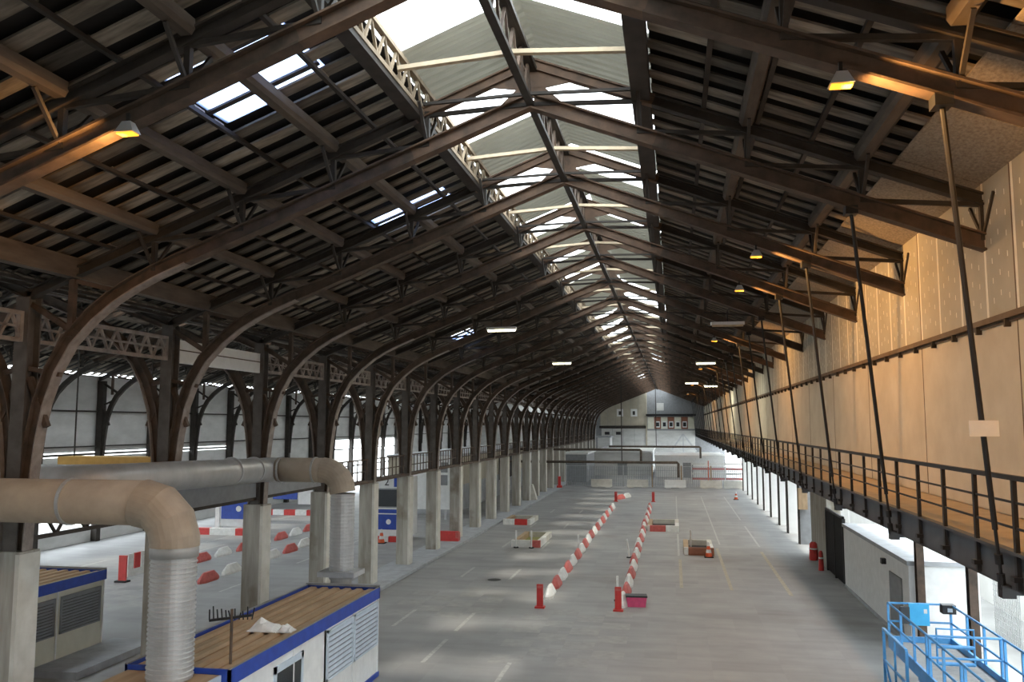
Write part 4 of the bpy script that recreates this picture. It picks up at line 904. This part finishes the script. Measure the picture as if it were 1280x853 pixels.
# overhead pipes across the hall end
for i, (x0, x1, y, z) in enumerate(((-18.2, 0.4, 17 * S, 3.4), (-18.2, -3.8, 18 * S, 4.6), (-9, 3.6, 22 * S, 4.4))):
    t = thing('overhead_pipe', ['long brown pipe crossing the hall before the fence, lower one', 'long brown pipe crossing the hall before the fence, upper one', 'short dark pipe beam beyond the fence'][i], 'pipe', (0, y, 0))
    obj('pipe', MB().tube([(x0, 0, z), (x1, 0, z), (x1 + 0.12, 0, z - 0.12), (x1 + 0.12, 0, z - 1.6)], 0.14, 8).mesh('pipe', 'purlin'), t)
    obj('hanger', B(x1 - 6, x1 - 5.9, -0.05, 0.05, z, zl(x1 - 6 - XR) + 0.1).mesh('hanger', 'steel'), t)
# low sheds and stacked units beyond the fence
def shed(label, x0, x1, y0, y1, h, mw, mr, cat='shed'):
    t = thing('low_shed', label, cat, (x0, y0, 0)); Wd = x1 - x0; Ln = y1 - y0
    obj('walls', B(0, Wd, 0, Ln, 0, h).mesh('walls', mw), t); obj('roof', B(-0.2, Wd + 0.2, -0.2, Ln + 0.2, h, h + 0.25).mesh('roof', mr), t)
    obj('door', B(Wd * 0.4, Wd * 0.4 + 1.4, -0.06, 0, 0, min(2.1, h - 0.3)).mesh('door', 'grey'), t)
shed('long shed with white roof beyond the fence', -11.5, -3.2, 128, 150, 3.4, 'wallc', 'white')
shed('wide shed with white roof right of centre beyond the fence', -2.5, 7.0, 124, 138, 2.9, 'white', 'white')
shed('small dark-walled shed by the left end beyond the fence', -14.0, -11.2, 112, 124, 3.6, 'grey', 'white')
shed('tall grey cabinet block left behind the fence', -13.2, -11.0, 152, 158, 5.2, 'wallc', 'kerb', 'cabinet')
shed('pale stacked unit beyond the left columns end', -19.5, -15.8, 118, 128, 4.6, 'wallc', 'kerb', 'cabinet')
rf = thing('red_white_fence', 'red and white plastic fence at the bright right hall end', 'fence', (2.2, 112, 0))
for i in range(4): obj('board', B(0, 6.4, -0.03, 0.03, 0.5 + i * 0.62, 0.75 + i * 0.62).mesh('board', 'red2' if i % 2 == 0 else 'wplastic'), rf)
for i in range(4): obj('post', B(i * 2.1, i * 2.1 + 0.1, -0.06, 0.06, 0, 2.9).mesh('post', 'orange' if i % 2 else 'wplastic'), rf)
gr = thing('folded_gantry', 'grey triangular stair frame at the far walkway end', 'stairs', (-0.2, 150, 0))
obj('stringer', MB().bar((0, 0, 3.2), (1.9, 0, 5.9), 0.25).bar((1.9, 0, 5.9), (4.1, 0, 2.9), 0.25).mesh('stringer', 'galv'), gr); obj('post', B(1.8, 2.0, -0.1, 0.1, 0, 5.9).mesh('post', 'galv'), gr)

# ------------------------------------------------------------------ scissor lift
lf = thing('scissor_lift', 'sky blue scissor lift with railed platform at lower right', 'scissor lift', (6.1, 19.0, 0))
PX, PY = 1.7, 8.1; ZP = 1.2; ZT = 2.3
obj('platform', B(0, PX, 0, PY, ZP - 0.1, ZP).mesh('platform', 'grate'), lf)
tb = MB().box(-0.03, 0.03, 0, PY, ZP - 0.16, ZP + 0.16).box(PX - 0.03, PX + 0.03, 0, PY, ZP - 0.16, ZP + 0.16).box(0, PX, PY - 0.03, PY + 0.03, ZP - 0.16, ZP + 0.16)
obj('toe_board', tb.mesh('toe_board', 'lift'), lf)
def rail(p, q, r=0.03): return MB().tube([p, q], r, 8).mesh('rail', 'lift')
for x in (0, PX):
    for z in (ZT, ZP + 0.58): obj('rail', rail((x, 0, z), (x, PY, z)), lf)
    for y in (0.0, 1.4, 1.65, 2.9, 4.0, 4.25, 5.4, 6.7, PY): obj('rail_post', MB().box(x - 0.03, x + 0.03, y - 0.03, y + 0.03, ZP, ZT).mesh('rail_post', 'lift'), lf)
for z in (ZT, ZP + 0.58): obj('rail', rail((0, PY, z), (PX, PY, z)), lf)
for z in (ZT, ZP + 0.58): obj('rail', rail((0, 4.1, z), (PX, 4.1, z)), lf)
for y0 in (5.4,):
    g_ = obj('gate', MB().tube([(0.55, y0, ZP + 0.1), (0.55, y0, ZT - 0.1), (1.45, y0, ZT - 0.1), (1.45, y0, ZP + 0.1)], 0.03, 8).mesh('gate', 'lift'), lf)
    obj('gate_rail', MB().tube([(0.55, y0, ZP + 0.55), (1.45, y0, ZP + 0.55)], 0.05, 8).tube([(0.55, y0, ZP + 0.12), (1.45, y0, ZP + 0.12)], 0.05, 8).mesh('gate_rail', 'lift'), g_)
pn = obj('control_panel', B(0.55, 1.1, PY - 0.10, PY - 0.04, ZP + 0.5, ZT + 0.02).mesh('control_panel', 'liftpanel'), lf)
obj('label_plate', B(0.95, 1.04, PY - 0.11, PY - 0.10, ZP + 0.85, ZP + 0.97).mesh('label_plate', 'white'), pn)
obj('document_box', B(0.3, 0.55, PY - 0.16, PY - 0.04, ZP + 0.55, ZT - 0.08).mesh('document_box', 'fascia'), lf)
cb = obj('control_box', B(1.42, 1.78, PY - 0.25, PY + 0.05, ZT - 0.22, ZT + 0.03).mesh('control_box', 'black'), lf); obj('screen', B(1.55, 1.68, PY - 0.26, PY - 0.25, ZT - 0.16, ZT - 0.05).mesh('screen', 'slat'), cb)
for x in (0.12, PX - 0.12):
    for k in range(3):
        z0 = 0.55 + k * 0.2
        obj('scissor_arm', MB().bar((x, 0.5, z0), (x, PY - 2.6, z0 + 0.16), 0.07, 0.10).mesh('scissor_arm', 'lift'), lf)
obj('chassis', B(0.1, PX - 0.1, 0.3, PY - 2.2, 0.28, 0.55).mesh('chassis', 'grey'), lf)
for x in (0.05, PX - 0.05):
    for y in (0.9, PY - 2.9): obj('wheel', MB().tube([(x - 0.14, y, 0.33), (x + 0.14, y, 0.33)], 0.33, 18).mesh('wheel', 'rubber'), lf)
sr = thing('blue_stand', 'dark blue tubular stand beside the scissor lift', 'stand', (5.75, 26.2, 0))
obj('frame', MB().bar((0, 0, 0), (0, 0, 1.75), 0.07).bar((0, -2.4, 0), (0, -2.4, 1.75), 0.07).bar((0, 0, 1.75), (0, -2.4, 1.75), 0.07).bar((0, 0, 0.9), (0, -2.4, 0.9), 0.05).bar((0, -1.2, 0.0), (0, -1.2, 1.75), 0.05).bar((0, 0, 0.9), (0, -1.2, 0), 0.05).mesh('frame', 'lift'), sr); obj('foot', B(-0.2, 0.2, -2.5, 0.1, 0, 0.06).mesh('foot', 'blue'), sr)

# ------------------------------------------------------------------ lamps
def sodium(x, y, z, power, label, ang_y):
    t = thing('sodium_lamp', label, 'lamp', (x, y, z)); t.rotation_euler = (0, 0, 0)
    obj('housing', MB().hexa([(-0.2, -0.14, 0.02), (0.2, -0.14, 0.02), (0.2, 0.14, 0.02), (-0.2, 0.14, 0.02), (-0.08, -0.08, 0.24), (0.1, -0.08, 0.24), (0.1, 0.08, 0.24), (-0.08, 0.08, 0.24)]).mesh('housing', 'galv'), t)
    obj('bulb', B(-0.17, 0.17, -0.11, 0.11, -0.01, 0.015).mesh('bulb', 'sodium'), t)
    obj('bracket', B(-0.03, 0.03, -0.03, 0.03, 0.2, 0.42).mesh('bracket', 'black'), t)
    ld = bpy.data.lights.new('sodium_light', 'SPOT'); ld.energy = power; ld.color = (1.0, 0.50, 0.15); ld.shadow_soft_size = 0.1; ld.spot_size = math.radians(165); ld.spot_blend = 0.6
    lo = bpy.data.objects.new('sodium_light', ld); COL.objects.link(lo); lo.parent = t; lo.location = (0, 0, -0.1); lo.rotation_euler = (0, ang_y, 0)
    t.scale = (0.75, 0.75, 0.75)
XS = 2.15; ZS = 11.72
RT = -0.75       # tilt towards the right wall
for i, (n, pw_) in enumerate(((1, 430), (2, 430), (4, 430), (5, 360), (8, 430), (12, 430), (17, 430), (22, 430))):
    sodium(XS, n * S - 0.25, ZS, pw_, 'orange sodium lamp under the right rafters, %s from the viewer' % ORD[i] if i else 'orange sodium lamp under the right rafters just above the frame', -1.05 if n == 2 else RT)
sodium(-7.8, 2 * S - 0.25, 11.75, 260, 'orange sodium lamp under the left rafter above the ducts', 0.95)
def tube_lamp(x, y, z, lit, label):
    t = thing('tube_lamp', label, 'lamp', (x, y, z))
    obj('housing', B(-0.65, 0.65, -0.12, 0.12, 0.03, 0.14).mesh('housing', 'white'), t)
    obj('tube', MB().tube([(-0.6, 0, 0), (0.6, 0, 0)], 0.05, 8).mesh('tube', 'tube' if lit else 'tie'), t)
    obj('hanger', B(-0.02, 0.02, -0.02, 0.02, 0.14, 0.55).mesh('hanger', 'black'), t)
    if lit:
        ld = bpy.data.lights.new('tube_light', 'AREA'); ld.shape = 'RECTANGLE'; ld.size = 1.2; ld.size_y = 0.1; ld.energy = 120; ld.color = (1, 0.95, 0.75)
        lo = bpy.data.objects.new('tube_light', ld); COL.objects.link(lo); lo.parent = t; lo.location = (0, 0, -0.07)
tube_lamp(-7.2, 35.7, 11.55, 1, 'lit fluorescent lamp under the left roof slope, nearer one')
tube_lamp(-7.2, 56.1, 11.55, 1, 'lit fluorescent lamp under the left roof slope, farther one')
tube_lamp(2.2, 34.3, 11.4, 0, 'unlit fluorescent lamp under the right rafters')
tube_lamp(2.2, 57.1, 11.5, 1, 'lit fluorescent lamp under the right rafters, nearest lit one')
tube_lamp(1.9, 84.6, 11.5, 1, 'lit fluorescent lamp far under right rafters, left of a pair')
tube_lamp(3.7, 84.6, 11.2, 1, 'lit fluorescent lamp far under right rafters, right of a pair')
